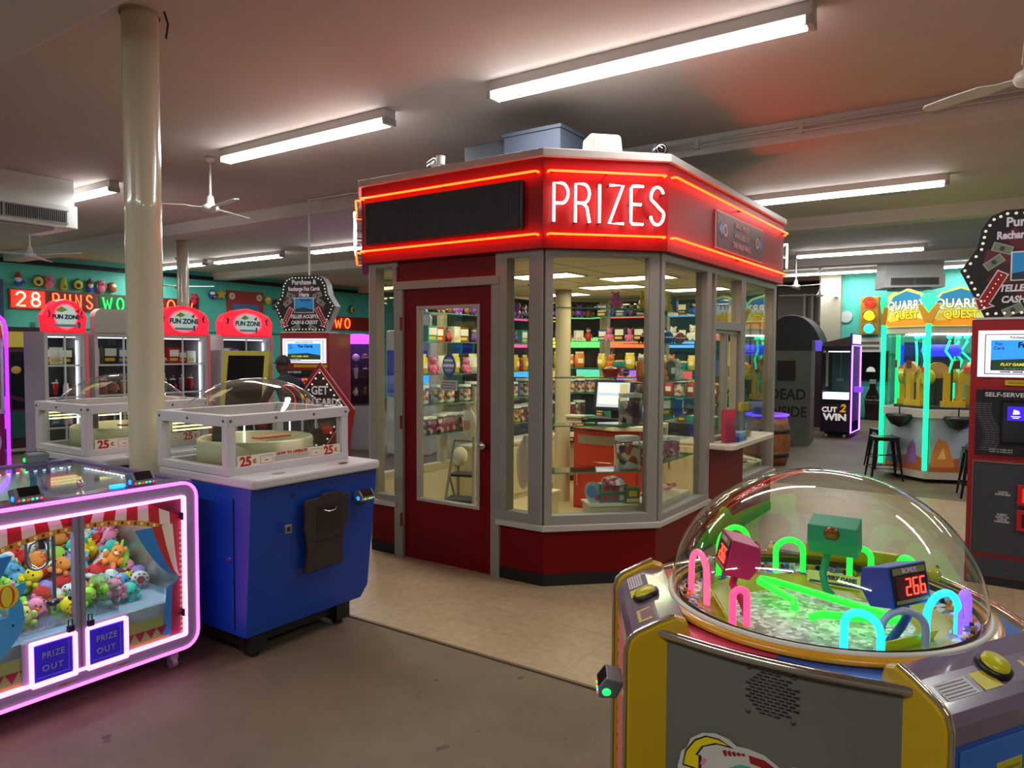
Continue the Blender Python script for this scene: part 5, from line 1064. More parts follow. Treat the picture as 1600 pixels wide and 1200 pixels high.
    for i in range(16):
        if i % 2: a0_, a1_ = 2 * PI * i / 16, 2 * PI * (i + 1) / 16; mb.poly([(0, -.001, .36), (.3 * math.cos(a0_), -.001, .36 + .26 * math.sin(a0_)), (.3 * math.cos(a1_), -.001, .36 + .26 * math.sin(a1_))], '#5a1a20,r=.5')
        else: a0_, a1_ = 2 * PI * i / 16, 2 * PI * (i + 1) / 16; mb.poly([(0, -.001, .36), (.27 * math.cos(a0_), -.001, .36 + .24 * math.sin(a0_)), (.27 * math.cos(a1_), -.001, .36 + .24 * math.sin(a1_))], '#38161c,r=.5')
    mb.build('sunburst', sg)
    n = len(hx); per = []
    ctr = Vector((0, .36))
    for i in range(n):
        a, b = Vector(hx[i]), Vector(hx[(i + 1) % n]); L_ = (b - a).length; c = max(1, round(L_ / .052))
        for j in range(c): p = a.lerp(b, j / c); p = p + (ctr - p).normalized() * .028; per.append((p.x, -.004, p.y))
    many('bulb', sg, MB('#e8e0cc,e=.5').ball((0, 0, 0), (.01, .007, .01), None, 8, 5), per)
    text('Purchase &', .085, '#d4d0d8,r=.4', sg, (0, -.004, .63), bold=.003, wide=.9); text('Recharge Fun Cards', .07, '#d4d0d8,r=.4', sg, (0, -.004, .545), bold=.003, wide=.78); text('Here', .075, '#d4d0d8,r=.4', sg, (0, -.004, .47), bold=.003, wide=.9)
    sc = MB('#d8dce0').box(-.14, .14, -.006, -.002, .24, .435).box(-.132, .132, -.008, -.006, .248, .427, '#2a88c8,r=.4').prism([(-.132, .248), (.132, .248), (.132, .275), (0, .31), (-.132, .29)], 'y', -.009, -.008, '#203438').build('card_picture', sg)
    text('Fun Cards', .036, '#14181c', sg, (.02, -.0095, .4), bold=.001)
    text('TELLER ACCEPTS', .062, '#d4d0d8,r=.4', sg, (0, -.005, .19), bold=.0025, shear=.2, wide=.85); text('CASH & CREDIT', .062, '#d4d0d8,r=.4', sg, (0, -.005, .115), bold=.0025, shear=.2, wide=.85)
    for s in (-1, 1):
        ar = MB('#d8c8c8')
        T = Matrix.Translation((s * .25, 0, .17)) @ Matrix.Rotation(rad(s * -28), 4, 'Y')
        ar.prism([(-.037, .15), (.037, .15), (.037, -.07), (.072, -.07), (0, -.145), (-.072, -.07), (-.037, -.07)], 'y', -.006, -.002, T=T).prism([(-.03, .143), (.03, .143), (.03, -.076), (.055, -.076), (0, -.134), (-.055, -.076), (-.03, -.076)], 'y', -.008, -.005, '#8c1820,r=.4', T=T)
        for i in range(8): ar.ball((0, -.009, .125 - i * .032), (.0045, .003, .0045), '#f0e0c0,e=.6', 6, 4, T=T)
        ar.build('arrow', sg)
        for (x, z, a) in ((s * .235, .37, 35 * s), (s * .19, .46, -20 * s), (s * .12, .045, 25 * s)):
            T = Matrix.Translation((x, -.0035, z)) @ Matrix.Rotation(rad(a), 4, 'Y'); MB('#8a9080,r=.5').box(-.06, .06, -.002, 0, -.03, .03, T=T).box(-.052, .052, -.003, -.001, -.023, .023, '#6c7264', T=T).prism(ell(0, 0, .014, .016), 'y', -.004, -.001, '#30362c', T=T).build('banknote_print', sg)
    return m
kiosk((.06, 6.0, .006), 0, 'tall red self-serve card kiosk at the right edge of the picture', 'black hexagonal marquee sign with white bulbs on the right card kiosk')
kl = kiosk((-7.62, 6.33, 0), rad(20.6), 'red card kiosk behind the left coin machine, beside the booth', 'black hexagonal marquee sign with white bulbs on the left card kiosk')
# diamond board on the left kiosk side
m = thing('diamond_sign', 'red diamond sign with white bulbs reading GET FUN CARDS HERE', 'sign', (-6.93, 5.98, -.17), rad(32))
MB('#8c1018,r=.4').prism([(-.3, .3), (.3, .3), (.42, 1.05), (0, 1.62), (-.42, 1.05)], 'y', 0, .06).build('board', m, bevel=.005); MB('#301018').prism([(0, .52), (.34, 1.05), (0, 1.52), (-.34, 1.05)], 'y', -.004, 0).build('face', m)
o_ = [(0, .5), (.36, 1.05), (0, 1.54), (-.36, 1.05)]; bl = MB('#d8c8c8').tube([(p[0], -.005, p[1]) for p in o_], .006, closed=True, n=6)
for i in range(4):
    for j in range(7): p = Vector(o_[i]).lerp(Vector(o_[(i + 1) % 4]), j / 7); p = p + (Vector((0, 1.03)) - p).normalized() * .045; bl.ball((p.x, -.006, p.y), .012, '#f0e8d8,e=.6', 8, 5)
bl.build('bulb_border', m)
text('GET', .14, '#d4d0d0', m, (0, -.006, 1.28), bold=.004, wide=.8); text('FUN CARDS', .12, '#d4d0d0', m, (0, -.006, 1.14), bold=.004, wide=.8); text('HERE', .12, '#d4d0d0', m, (0, -.006, 1.0), bold=.004, wide=.8)
# ---------------------------------------------------------------- prize cases (x = -9.4, fronts +x)
def topper(parent, w):
    z = 1.79
    out = [(-w, z), (w, z), (w + .02, z + .2), (w - .04, z + .3), (w * .5, z + .37), (0, z + .4), (-w * .5, z + .37), (-w + .04, z + .3), (-w - .02, z + .2)]
    t = MB('#ff2038,e=.75,r=.4').prism(out, 'y', -.04, .1).build('topper', parent, bevel=.02); t['label'] = 'glowing red rounded header'
    e = MB('#ff6878,e=.8').prism(ell(0, z + .19, w * .58, .155, 28), 'y', -.046, -.04).prism(ell(0, z + .19, w * .5, .13, 28), 'y', -.05, -.045, '#b8d0c8,e=.4')
    e.prism([(-.12, z + .26), (-.05, z + .31), (.02, z + .27), (-.05, z + .24)], 'y', -.051, -.049, '#88a830').prism([(.1, z + .26), (.16, z + .29), (.14, z + .23)], 'y', -.051, -.049, '#a03030').box(-.14, .14, -.0512, -.0492, z + .07, z + .1, '#6aa0b0').box(.13, .16, -.051, -.049, z + .06, z + .13, '#304878')
    e.build('badge', t)
    text('FUN ZONE', .09 if w > .34 else .065, '#1c2050', t, (0, -.052, z + .185), bold=.004, wide=.95)
    q = MB('#7a1850')
    for s in (-1, 1): q.prism([(s * w * .72, z + .24), (s * w * .85, z + .28), (s * w * .8, z + .2), (s * w * .9, z + .17), (s * w * .75, z + .18)], 'y', -.0415, -.04)
    q.build('star_print', t)
CASES = [(4.22, .23, 'narrow prize case with red header at far left', 1), (4.92, .36, 'prize case with plain grey header right of the first red header', 0), (5.72, .37, 'prize case with red header right behind the near column', 1), (6.72, .42, 'rightmost prize case with red header', 1)]
for ci, (yc, w, lb, top) in enumerate(CASES):
    xf = -9.38
    m = thing('prize_case', lb, 'prize case', (xf, yc, 0), FZ); WH = '#bdb6b8,r=.4'
    w2 = w - .02
    MB('#3a3438,r=.5').box(-w2, w2, .5, .52, .3, 1.78).build('back', m); MB(WH).box(-w2, w2, 0, .52, 0, .3).build('base', m)
    f = MB(WH).box(-w, -w + .04, -.01, .03, .3, 1.8).box(w - .04, w, -.01, .03, .3, 1.8).box(-w, w, -.01, .03, 1.75, 1.8).box(-w, w, -.01, .03, .3, .34).box(-w, -w + .03, .03, .52, .3, 1.8).box(w - .03, w, .03, .52, .3, 1.8).box(-w, w, 0, .52, 1.76, 1.8); f.build('frame', m)
    MB('#d06068,r=.4,e=.15').box(w - .005, w + .035, -.02, .02, .3, 1.8).build('side_trim', m)['label'] = 'pinkish red side trim'
    la = MB('#c8c8cc,r=.35')
    for z in (.66, 1.02, 1.4): la.box(-w + .03, w - .03, -.008, .004, z - .01, z + .01)
    la.box(-.009, .009, -.008, .004, .34, 1.76).build('door_lattice', m)
    MB('glass').box(-w + .03, w - .03, .006, .01, .34, 1.75).build('glass_door', m)
    MB('#e8f0ff,e=5').box(-w + .06, w - .06, .1, .12, 1.735, 1.745).box(-w + .04, -w + .05, .12, .13, .4, 1.7).box(w - .05, w - .04, .12, .13, .4, 1.7).build('light_strip', m)
    if top: topper(m, w)
    else: MB('#a8a098,r=.4').prism([(-w, 1.8), (w, 1.8), (w, 2.0)] + arc(w - .1, 2.0, .1, 0, 90, 4) + arc(-w + .1, 2.0, .1, 90, 180, 4), 'y', -.03, .1).build('topper', m)['label'] = 'plain grey rounded header'
    T = Matrix.Translation((xf, yc, 0)) @ Matrix.Rotation(FZ, 4, 'Z')
    for r, z in enumerate((.7, 1.06, 1.43)):
        MB('shelfglass').box(-w + .03, w - .03, .04, .5, z - .025, z - .015).build('shelf', m)
        n = max(4, int(2 * w / .068))
        for k in range(n):
            kind = [['bottle', 'tumbler', 'box', 'bottle'], ['tumbler', 'bottle', 'tumbler', 'figure'], ['box', 'box', 'figure', 'box']][r][R.randrange(4)]
            c = COLS[R.randrange(11)][0] if r < 2 else ['white', 'black', 'purple', 'blue', 'red'][R.randrange(5)]
            goods(kind, c, tuple(T @ Vector((-w + .08 + (2 * w - .16) * k / (n - 1), .2 + .1 * (k % 2), z - .015))), '%s %s, %s from left, %s shelf up in the %s prize case' % (c, kind, ORD[k], ORD[r], ['leftmost', 'grey-headed', 'middle red-headed', 'rightmost'][ci]), 'goods in the prize cases', R.uniform(.9, 1.2) * (1.25 if r == 2 and kind == 'box' else 1), FZ + R.uniform(-.2, .2))
    if ci == 1:
        o = goods('box', 'black', tuple(T @ Vector((-.12, .14, 1.415))), 'tall black heart box at upper left in the grey-headed prize case', 'goods in the prize cases', 1.6, FZ); 
# purple-lit machine at the left edge
m = thing('crane_game', 'white crane game edged in glowing purple light at the left picture edge', 'arcade game', (-10.3, 3.62, 0), FZ)
MB('#8c2038,r=.4').box(-.5, .3, 0, .7, .1, .8).build('body', m); MB('#c8b8a8,r=.4').box(-.5, .32, -.01, .72, .8, .84).box(.27, .3, -.01, .03, .84, 1.7).box(-.5, .32, -.01, .72, .04, .1).box(.27, .3, .67, .7, .84, 1.7).build('frame', m)
MB('glass').box(-.48, .28, .0, .01, .84, 1.7).build('glass_pane', m); MB('#2a2424').box(-.5, .3, .68, .7, .84, 1.7).build('back', m)
MB('#cfc4bc,r=.4').prism([(-.5, 1.7), (.31, 1.7), (.31, 1.92), (.2, 2.02), (-.5, 2.06)], 'y', -.03, .5).build('header', m, bevel=.02); MB('#b02c40,r=.4,e=.1').prism([(-.5, 1.72), (.29, 1.72), (.27, 1.88), (-.5, 1.9)], 'y', -.036, -.03).build('header_print', m)
MB('#7a20ff,e=4').tube([(.33, -.02, .12), (.33, -.02, 1.85), (.3, -.02, 1.95), (.22, -.02, 2.03)], .022, n=8).box(.33, .4, .1, .14, .6, 1.0).build('purple_light', m)
MB('#c8b8b8').prism(ell(.06, .45, .2, .22), 'y', -.006, 0).prism(ell(.06, .45, .16, .18), 'y', -.009, -.005, '#7a2038').prism(ell(.08, .47, .08, .1), 'y', -.012, -.008, '#d8d0c8').build('round_print', m); MB('#b8b0a8,m=.8,r=.3').cyl((.0, .3, 1.3), (.0, .3, 1.7), .01).tube([(-.05, .3, 1.2), (-.06, .3, 1.28), (0, .3, 1.32), (.06, .3, 1.28), (.05, .3, 1.2)], .008).build('claw', m)
# dark red framed alcove machine behind
m = thing('pinball_cabinet', 'dark wooden arcade cabinet under a yellow band behind the left crane game', 'arcade game', (-12.4, 4.35, 0), FZ)
MB('#3a1216,r=.5').box(-.7, .9, 0, .5, .1, 1.62).build('body', m); MB('#b8a838,r=.5').box(-.7, .9, -.02, .5, 1.62, 1.86).box(-.7, .9, -.03, .5, 1.86, 1.92, '#141414').build('yellow_band', m)
MB('#10141c,r=.2').box(-.5, .8, -.01, 0, .7, 1.55).build('window', m); MB('#1c4440,r=.4').box(-.5, .8, -.015, -.005, .25, .66).build('lower_panel', m)
l = MB('#fff4e0,e=3').prism(ell(-.1, 1.05, .05, .14, 12), 'y', -.02, -.012).prism(ell(.05, 1.06, .05, .12, 12), 'y', -.02, -.012).box(-.1, .1, -.02, -.012, 1.42, 1.45)
for i in range(5): l.ball((-.35 + i * .22, -.015, 1.28), (.07, .01, .06), ['#8a6a28', '#3a4a9a', '#3a7a9a', '#9a3a4a', '#8a6a28'][i] + ',e=.3', 10, 6)
l.build('playfield_lights', m); MB('#301014,r=.5').prism([(-.5, 1.2), (.8, .8), (.8, .74), (-.5, 1.14)], 'y', -.02, -.01).build('rail', m)
# yellow framed cabinet with mirror-like screen
m = thing('picture_cabinet', 'yellow framed arcade cabinet with dark glossy screen left of the red kiosk', 'arcade game', (-8.0, 5.7, 0), rad(28))
T = Matrix.Translation((0, 0, 1.2)) @ Matrix.Rotation(rad(-10), 4, 'X')
f = MB('#a89c38,r=.4').box(-.3, .3, 0, .1, .33, .39, T=T).box(-.3, -.24, 0, .1, -.4, .39, T=T).box(.24, .3, 0, .1, -.4, .39, T=T).build('frame', m)
MB('#181818,r=.08').box(-.24, .24, .01, .1, -.4, .33, T=T).build('screen', m); MB('#201c18,r=.5').box(-.28, .28, .03, .5, 0, .85).build('body', m)
# person at the kiosk
pm = thing('person', 'person in dark clothes and black cap bending at the red card kiosk', 'person', (-6.72, 5.42, -.07), rad(75))
def skin(name, parent, nodes, edges, mat, lvl=1):
    me = bpy.data.meshes.new(name); me.from_pydata([n[:3] for n in nodes], edges, []); o = bpy.data.objects.new(name, me); C.objects.link(o); o.parent = parent
    me.materials.append(M(mat)); s = o.modifiers.new('skin', 'SKIN'); s.use_smooth_shade = True
    bpy.context.view_layer.objects.active = o
    for i, n in enumerate(nodes): me.skin_vertices[0].data[i].radius = (n[3], n[4] if len(n) > 4 else n[3])
    me.skin_vertices[0].data[0].use_root = True
    b = o.modifiers.new('sub', 'SUBSURF'); b.levels = lvl; b.render_levels = lvl + 1
    return o
# faces local +y (towards the kiosk)
N = [(0, -.05, .86, .13, .1), (0, .02, 1.02, .12, .095), (0, .12, 1.2, .15, .1), (0, .18, 1.3, .11, .09), (0, .23, 1.36, .05), (0, .27, 1.43, .06)]
N += [(.17, .17, 1.28, .055), (.23, .3, 1.08, .043), (.15, .48, 1.12, .032), (-.17, .17, 1.28, .055), (-.24, .28, 1.06, .043), (-.12, .46, 1.06, .032)]
N += [(.1, -.05, .78, .085), (.11, .03, .45, .06), (.11, -.04, .09, .042), (-.1, -.05, .78, .085), (-.11, .0, .45, .06), (-.11, -.08, .09, .042)]
skin('body', pm, N, [(0, 1), (1, 2), (2, 3), (3, 4), (4, 5), (3, 6), (6, 7), (7, 8), (3, 9), (9, 10), (10, 11), (0, 12), (12, 13), (13, 14), (0, 15), (15, 16), (16, 17)], '#16141a,r=.8')
hd = MB('#5a3828,r=.6').ball((0, .29, 1.49), (.072, .09, .105), n=18, m=12).ball((0, .385, 1.48), (.014, .02, .018), n=8, m=6).ball((.072, .285, 1.485), (.01, .02, .03), n=8, m=6).ball((-.072, .285, 1.485), (.01, .02, .03), n=8, m=6)
hd.ball((.026, .368, 1.505), .008, '#e8e0d8', 8, 5).ball((-.026, .368, 1.505), .008, '#e8e0d8', 8, 5).ball((.026, .375, 1.505), .004, '#100808', 6, 4).ball((-.026, .375, 1.505), .004, '#100808', 6, 4).ball((0, .37, 1.44), (.024, .01, .006), '#6a3030', 8, 5); hd.build('head', pm)
MB('#0e0e14,r=.7').lathe([(.084, 0), (.086, .03), (.07, .07), (.03, .095), (0, .1)], n=20, T=Matrix.Translation((0, .275, 1.51)) @ Matrix.Diagonal((1, 1.15, 1, 1))).prism([(-.07, .0), (.07, .0), (.06, .07), (0, .1), (-.06, .07)], 'z', 0, .012, T=Matrix.Translation((0, .35, 1.51))).build('cap', pm)
MB('#b8c020,r=.6').ball((.1, .05, 1.12), (.05, .03, .05)).build('bright_patch', pm)
for s in (-1, 1):
    h = MB('#5a3828,r=.6'); bx, by, bz = s * .14, .5, 1.11 if s > 0 else 1.05
    h.ball((bx, by, bz), (.03, .045, .016))
    for k in range(4): h.tube([(bx - .022 + k * .015, by + .03, bz), (bx - .022 + k * .015, by + .065 + .008 * (k in (1, 2)), bz + .002), (bx - .022 + k * .015, by + .085 + .008 * (k in (1, 2)), bz - .012)], .0075, n=6)
    h.tube([(bx - s * .028, by - .005, bz), (bx - s * .048, by + .025, bz), (bx - s * .05, by + .045, bz - .004)], .009, n=6); h.build('hand', pm)
    MB('#101014,r=.6').prism([(s * .11 - .045, -.15), (s * .11 + .045, -.15), (s * .11 + .05, .05), (s * .11, .13), (s * .11 - .05, .05)], 'z', 0, .07).build('shoe', pm, bevel=.015)
# blue and white machines right of the left kiosk
m = thing('arcade_cabinet', 'white arcade cabinet with blue side panel just left of the booth', 'arcade game', (-7.7, 8.3, 0), rad(25))
MB('#c0bcb8,r=.4').box(-.3, .4, 0, .7, 0, 1.9).build('body', m, bevel=.03); MB('#1438a8,r=.35,e=.15').box(-.28, .36, -.01, 0, .95, 1.6).prism([(-.28, .95), (.36, .95), (.36, .8), (-.28, .9)], 'y', -.01, 0, '#4a90d0').build('blue_print', m)
MB('#3aa0f0,e=1.2').prism([(.26, .9), (.36, .8), (.38, 1.2), (.32, 1.42), (.27, 1.4)], 'y', -.02, -.01).build('blue_light', m); MB('#d8d4d8,r=.4').prism([(0, 1.6), (.38, 1.62), (.4, 2.1), (.3, 2.24), (.1, 2.2)], 'y', .0, .1).box(.1, .3, -.02, 0, 1.68, 2.0, '#88c0c8').build('header', m)
m = thing('arcade_cabinet', 'glass-fronted prize machine with purple arched top beside the left kiosk', 'arcade game', (-8.75, 8.35, 0), rad(40))
MB('#a8a4b0,r=.4').box(-.35, .35, .02, .6, 0, .7).box(-.35, -.31, 0, .6, .7, 1.7).box(.31, .35, 0, .6, .7, 1.7).build('frame', m); MB('#b040ff,e=2.5').prism(arc(0, 1.7, .38, 0, 180, 14, .16), 'y', -.02, .3).build('arched_light', m); MB('glass').box(-.31, .31, .02, .03, .7, 1.7).build('glass_pane', m); MB('#38344a').box(-.31, .31, .55, .58, .7, 1.7).build('back', m)
for r in range(3):
    MB('shelfglass').box(-.3, .3, .1, .5, .85 + r * .28, .858 + r * .28).build('shelf', m)
    for k in range(4): goods(['figure', 'tumbler', 'ball'][r], ['yellow', 'white', 'brown', 'orange'][k], tuple(m.matrix_basis @ Vector((-.22 + k * .15, .25, .858 + r * .28))), '%s %s, %s from left, %s shelf up in the purple-topped machine' % (['yellow', 'white', 'brown', 'orange'][k], ['figure', 'tumbler', 'ball'][r], ORD[k], ORD[r]), 'goods in the purple-topped machine', 1.1)
# ---------------------------------------------------------------- left wall: neon scoreboard and plush toys
XW = -17.13
def wallT(y, z): return Matrix.Translation((XW, y, z)) @ Matrix.Rotation(FZ, 4, 'Z')
sg = thing('neon_sign', 'long red and green neon sign reading 28 RUNS WON NOW on the teal wall', 'neon sign', (XW, 8.6, 2.4))
TT = wallT(6.65, 2.42)
MB('#8a3028,r=.5').box(0, .7, -.02, .06, 0, .42, T=TT).box(.03, .67, -.03, -.015, .03, .39, '#ff3020,e=.8', T=TT).build('score_panel', sg, True)
MB('#6a4038,r=.6').box(.7, 2.75, -.01, .06, 0, .42, T=TT).build('backboard', sg, True)
x = .2
neon_word('28', TT @ Matrix.Translation((0, 0, .07)), .12, 0, .28, 1.05, .12, '#ffd098,e=4', sg, y=-.06, r=.016)
MB('#58101c').box(.78, 1.72, -.02, -.01, .03, .39, T=TT).box(1.8, 2.7, -.02, -.01, .03, .39, '#0a4a20', T=TT).build('letter_panels', sg, True)
neon_word('RUNS', TT @ Matrix.Translation((0, 0, .07)), 0.82, 0, .29, .72, .12, '#ff5a28,e=4', sg, y=-.06, r=.016)
neon_word('WON', TT @ Matrix.Translation((0, 0, .07)), 1.86, 0, .27, .95, .12, '#30ff60,e=3', sg, y=-.06, r=.016)
sg = thing('neon_sign', 'orange neon lettering NOW on the teal wall right of the near column', 'neon sign', (XW, 9.9, 2.5))
MB('#58101c').box(2.8, 4.25, -.0, .04, .02, .42, T=TT).build('backboard', sg, True)
neon_word('NOW', TT, 3.0, .08, .29, 1.15, .22, '#ff5a28,e=4', sg, y=-.06, r=.016)
sg = thing('neon_sign', 'orange neon sign reading RUNS WON between the left kiosk and the booth', 'neon sign', (XW, 15.5, 2.3))
TT2 = wallT(13.9, 2.2)
MB('#8a2818,r=.5').box(0, 3.0, -.01, .05, 0, .42, T=TT2).build('backboard', sg, True); neon_word('RUNSWO', TT2, .15, .07, .29, 1.2, .14, '#ff5a20,e=4', sg, y=-.05, r=.018)
kinds = [('gnome', '#a03038', 'red and blue gnome plush'), ('avocado', '', 'half-turned avocado plush'), ('pig', '#d87890', 'pink pig plush'), ('pear', '#a8b838', 'yellow-green pear plush'), ('avocado', '', 'front-facing avocado plush'), ('gnome', '#7a3850', 'dark red and blue gnome plush'), ('pig', '#d88098', 'pink pig plush with raised arms'), ('round', '#a85820', 'brown and white round plush')]
ys = [6.81, 7.19, 7.39, 7.69, 7.98, 8.24, 8.48, 8.73]
def wall_plush(kind, col, y, z, label):
    mb = MB((col or '#4a6a28') + ',r=.8')
    if kind == 'avocado': mb.lathe([(0, -.13), (.09, -.1), (.115, -.03), (.08, .06), (.035, .12), (0, .13)], '#3c5c1c,r=.8', n=16, T=Matrix.Diagonal((1, .6, 1, 1))).ball((0, -.045, -.01), (.09, .03, .1), '#c8c860,r=.8').ball((0, -.07, -.03), (.045, .03, .045), '#5a2c18,r=.5')
    elif kind == 'pig': mb.ball((0, 0, -.05), (.09, .07, .1)).ball((0, -.02, .06), (.08, .065, .07)).ball((0, -.085, .05), (.025, .015, .02), '#a84858,r=.8').ball((-.06, 0, .12), (.025, .015, .03)).ball((.06, 0, .12), (.025, .015, .03)).ball((-.1, -.02, .0), (.02, .02, .05)).ball((.1, -.02, .0), (.02, .02, .05))
    elif kind == 'pear': mb.lathe([(0, -.16), (.06, -.14), (.075, -.06), (.06, .04), (.055, .1), (0, .14)], n=16, T=Matrix.Diagonal((1, .7, 1, 1))).ball((.02, -.05, -.08), (.025, .02, .03), '#5a7a28,r=.8')
    elif kind == 'gnome': mb.lathe([(.075, .03), (.05, .1), (.02, .15), (0, .16)], n=14).ball((0, -.02, .0), (.06, .05, .07), '#d8d0c8,r=.8').ball((0, 0, -.09), (.08, .05, .06), '#2848a0,r=.8').ball((.09, -.02, -.06), (.04, .03, .03), '#2848a0,r=.8')
    elif kind == 'star': mb.prism([((.14 if i % 2 == 0 else .07) * math.sin(PI * i / 5), (.14 if i % 2 == 0 else .07) * math.cos(PI * i / 5)) for i in range(10)], 'y', -.04, .02)
    else: mb.ball((0, 0, 0), (.1, .07, .12)).ball((0, -.04, .03), (.07, .04, .05), '#e8e0d0,r=.8').ball((.05, -.03, -.05), (.04, .04, .03), '#e87838,r=.8')
    o = mb.build('plush_' + kind); o.location = (XW + .05, y, z); o.rotation_euler = (0, 0, FZ + rad(R.uniform(-25, 25))); tag(o, label, 'plush toy', 'plush toys pinned along the teal wall')
for (k, c, nm), y in zip(kinds, ys): wall_plush(k, c, y, 3.03 - .005 * (y - 6.8) * 3, '%s on the teal wall, %s from left above neon sign' % (nm, ORD[ys.index(y)]))
for i, (k, c, y, z, nm) in enumerate((('avocado', '', 9.42, 3.0, 'avocado plush just right of the near column'), ('gnome', '#c8c0c0', 9.7, 3.02, 'white-topped gnome plush left of the far column'), ('pig', '#b82038', 10.75, 2.85, 'dark red plush just right of the far column'), ('round', '#20408c', 11.25, 3.0, 'dark blue curled plush right of the far column'), ('star', '#b8a030', 11.5, 3.02, 'yellow plush left of the red framed picture'),
    ('round', '#d8c020', 12.95, 2.95, 'yellow ring plush right of the red framed picture'), ('gnome', '#7a3040', 13.2, 2.85, 'red and white plush beside the left kiosk sign'), ('star', '#20508c', 10.3, 2.3, 'dark blue star plush above the right-hand red headers'), ('pig', '#b87838', 11.0, 2.35, 'small brown plush above the rightmost red header'), ('star', '#3a7a38', 14.6, 2.85, 'green plush near the booth left edge'), ('avocado', '', 16.0, 2.85, 'avocado plush farthest right on the teal wall'), ('pear', '#6a3020', 15.3, 2.85, 'long brown plush above the second RUNS WON sign'))): wall_plush(k, c, y, z, nm + ' on the teal wall')
m = thing('framed_picture', 'red framed blue and yellow picture with two round clocks on the teal wall', 'picture', (XW, 12.25, 2.2), FZ)
MB('#a02c24,r=.5').box(-.55, .55, -.04, .05, 0, .95).build('frame', m); MB('#2a6aa0,r=.4').box(-.4, .4, -.05, -.035, .1, .6).build('picture', m); MB('#c8a028').prism(arc(0, .2, .34, 0, 180, 14, .3), 'y', -.055, -.05).prism(arc(0, .2, .22, 0, 180, 14, .2), 'y', -.06, -.054, '#2a6aa0').build('arch_print', m)
for s in (-1, 1): MB('#d8c8b0').prism(ell(s * .42, .8, .09, .09), 'y', -.05, -.04).prism(ell(s * .42, .8, .03, .03), 'y', -.054, -.049, '#a08870').build('clock', m)
tag(MB('#3a6a58,r=.6').box(XW - .1, XW, 7.05, 7.13, 1.9, 2.15).prism(ell(7.09, 1.72, .16, .14), 'x', XW - .05, XW + .02, '#a8c8b8').box(XW + .02, XW + .03, 7.0, 7.2, 1.68, 1.78, '#a03838').build('wall_lamp'), 'green and white round badge hanging on the teal wall above the pinball cabinet', 'wall sign')
tag(MB('#203a5a,r=.5').box(XW - .05, XW + .15, 6.2, 6.5, 2.2, 3.0).build('banner_box'), 'dark blue panel on the teal wall at the left picture edge', 'panel')
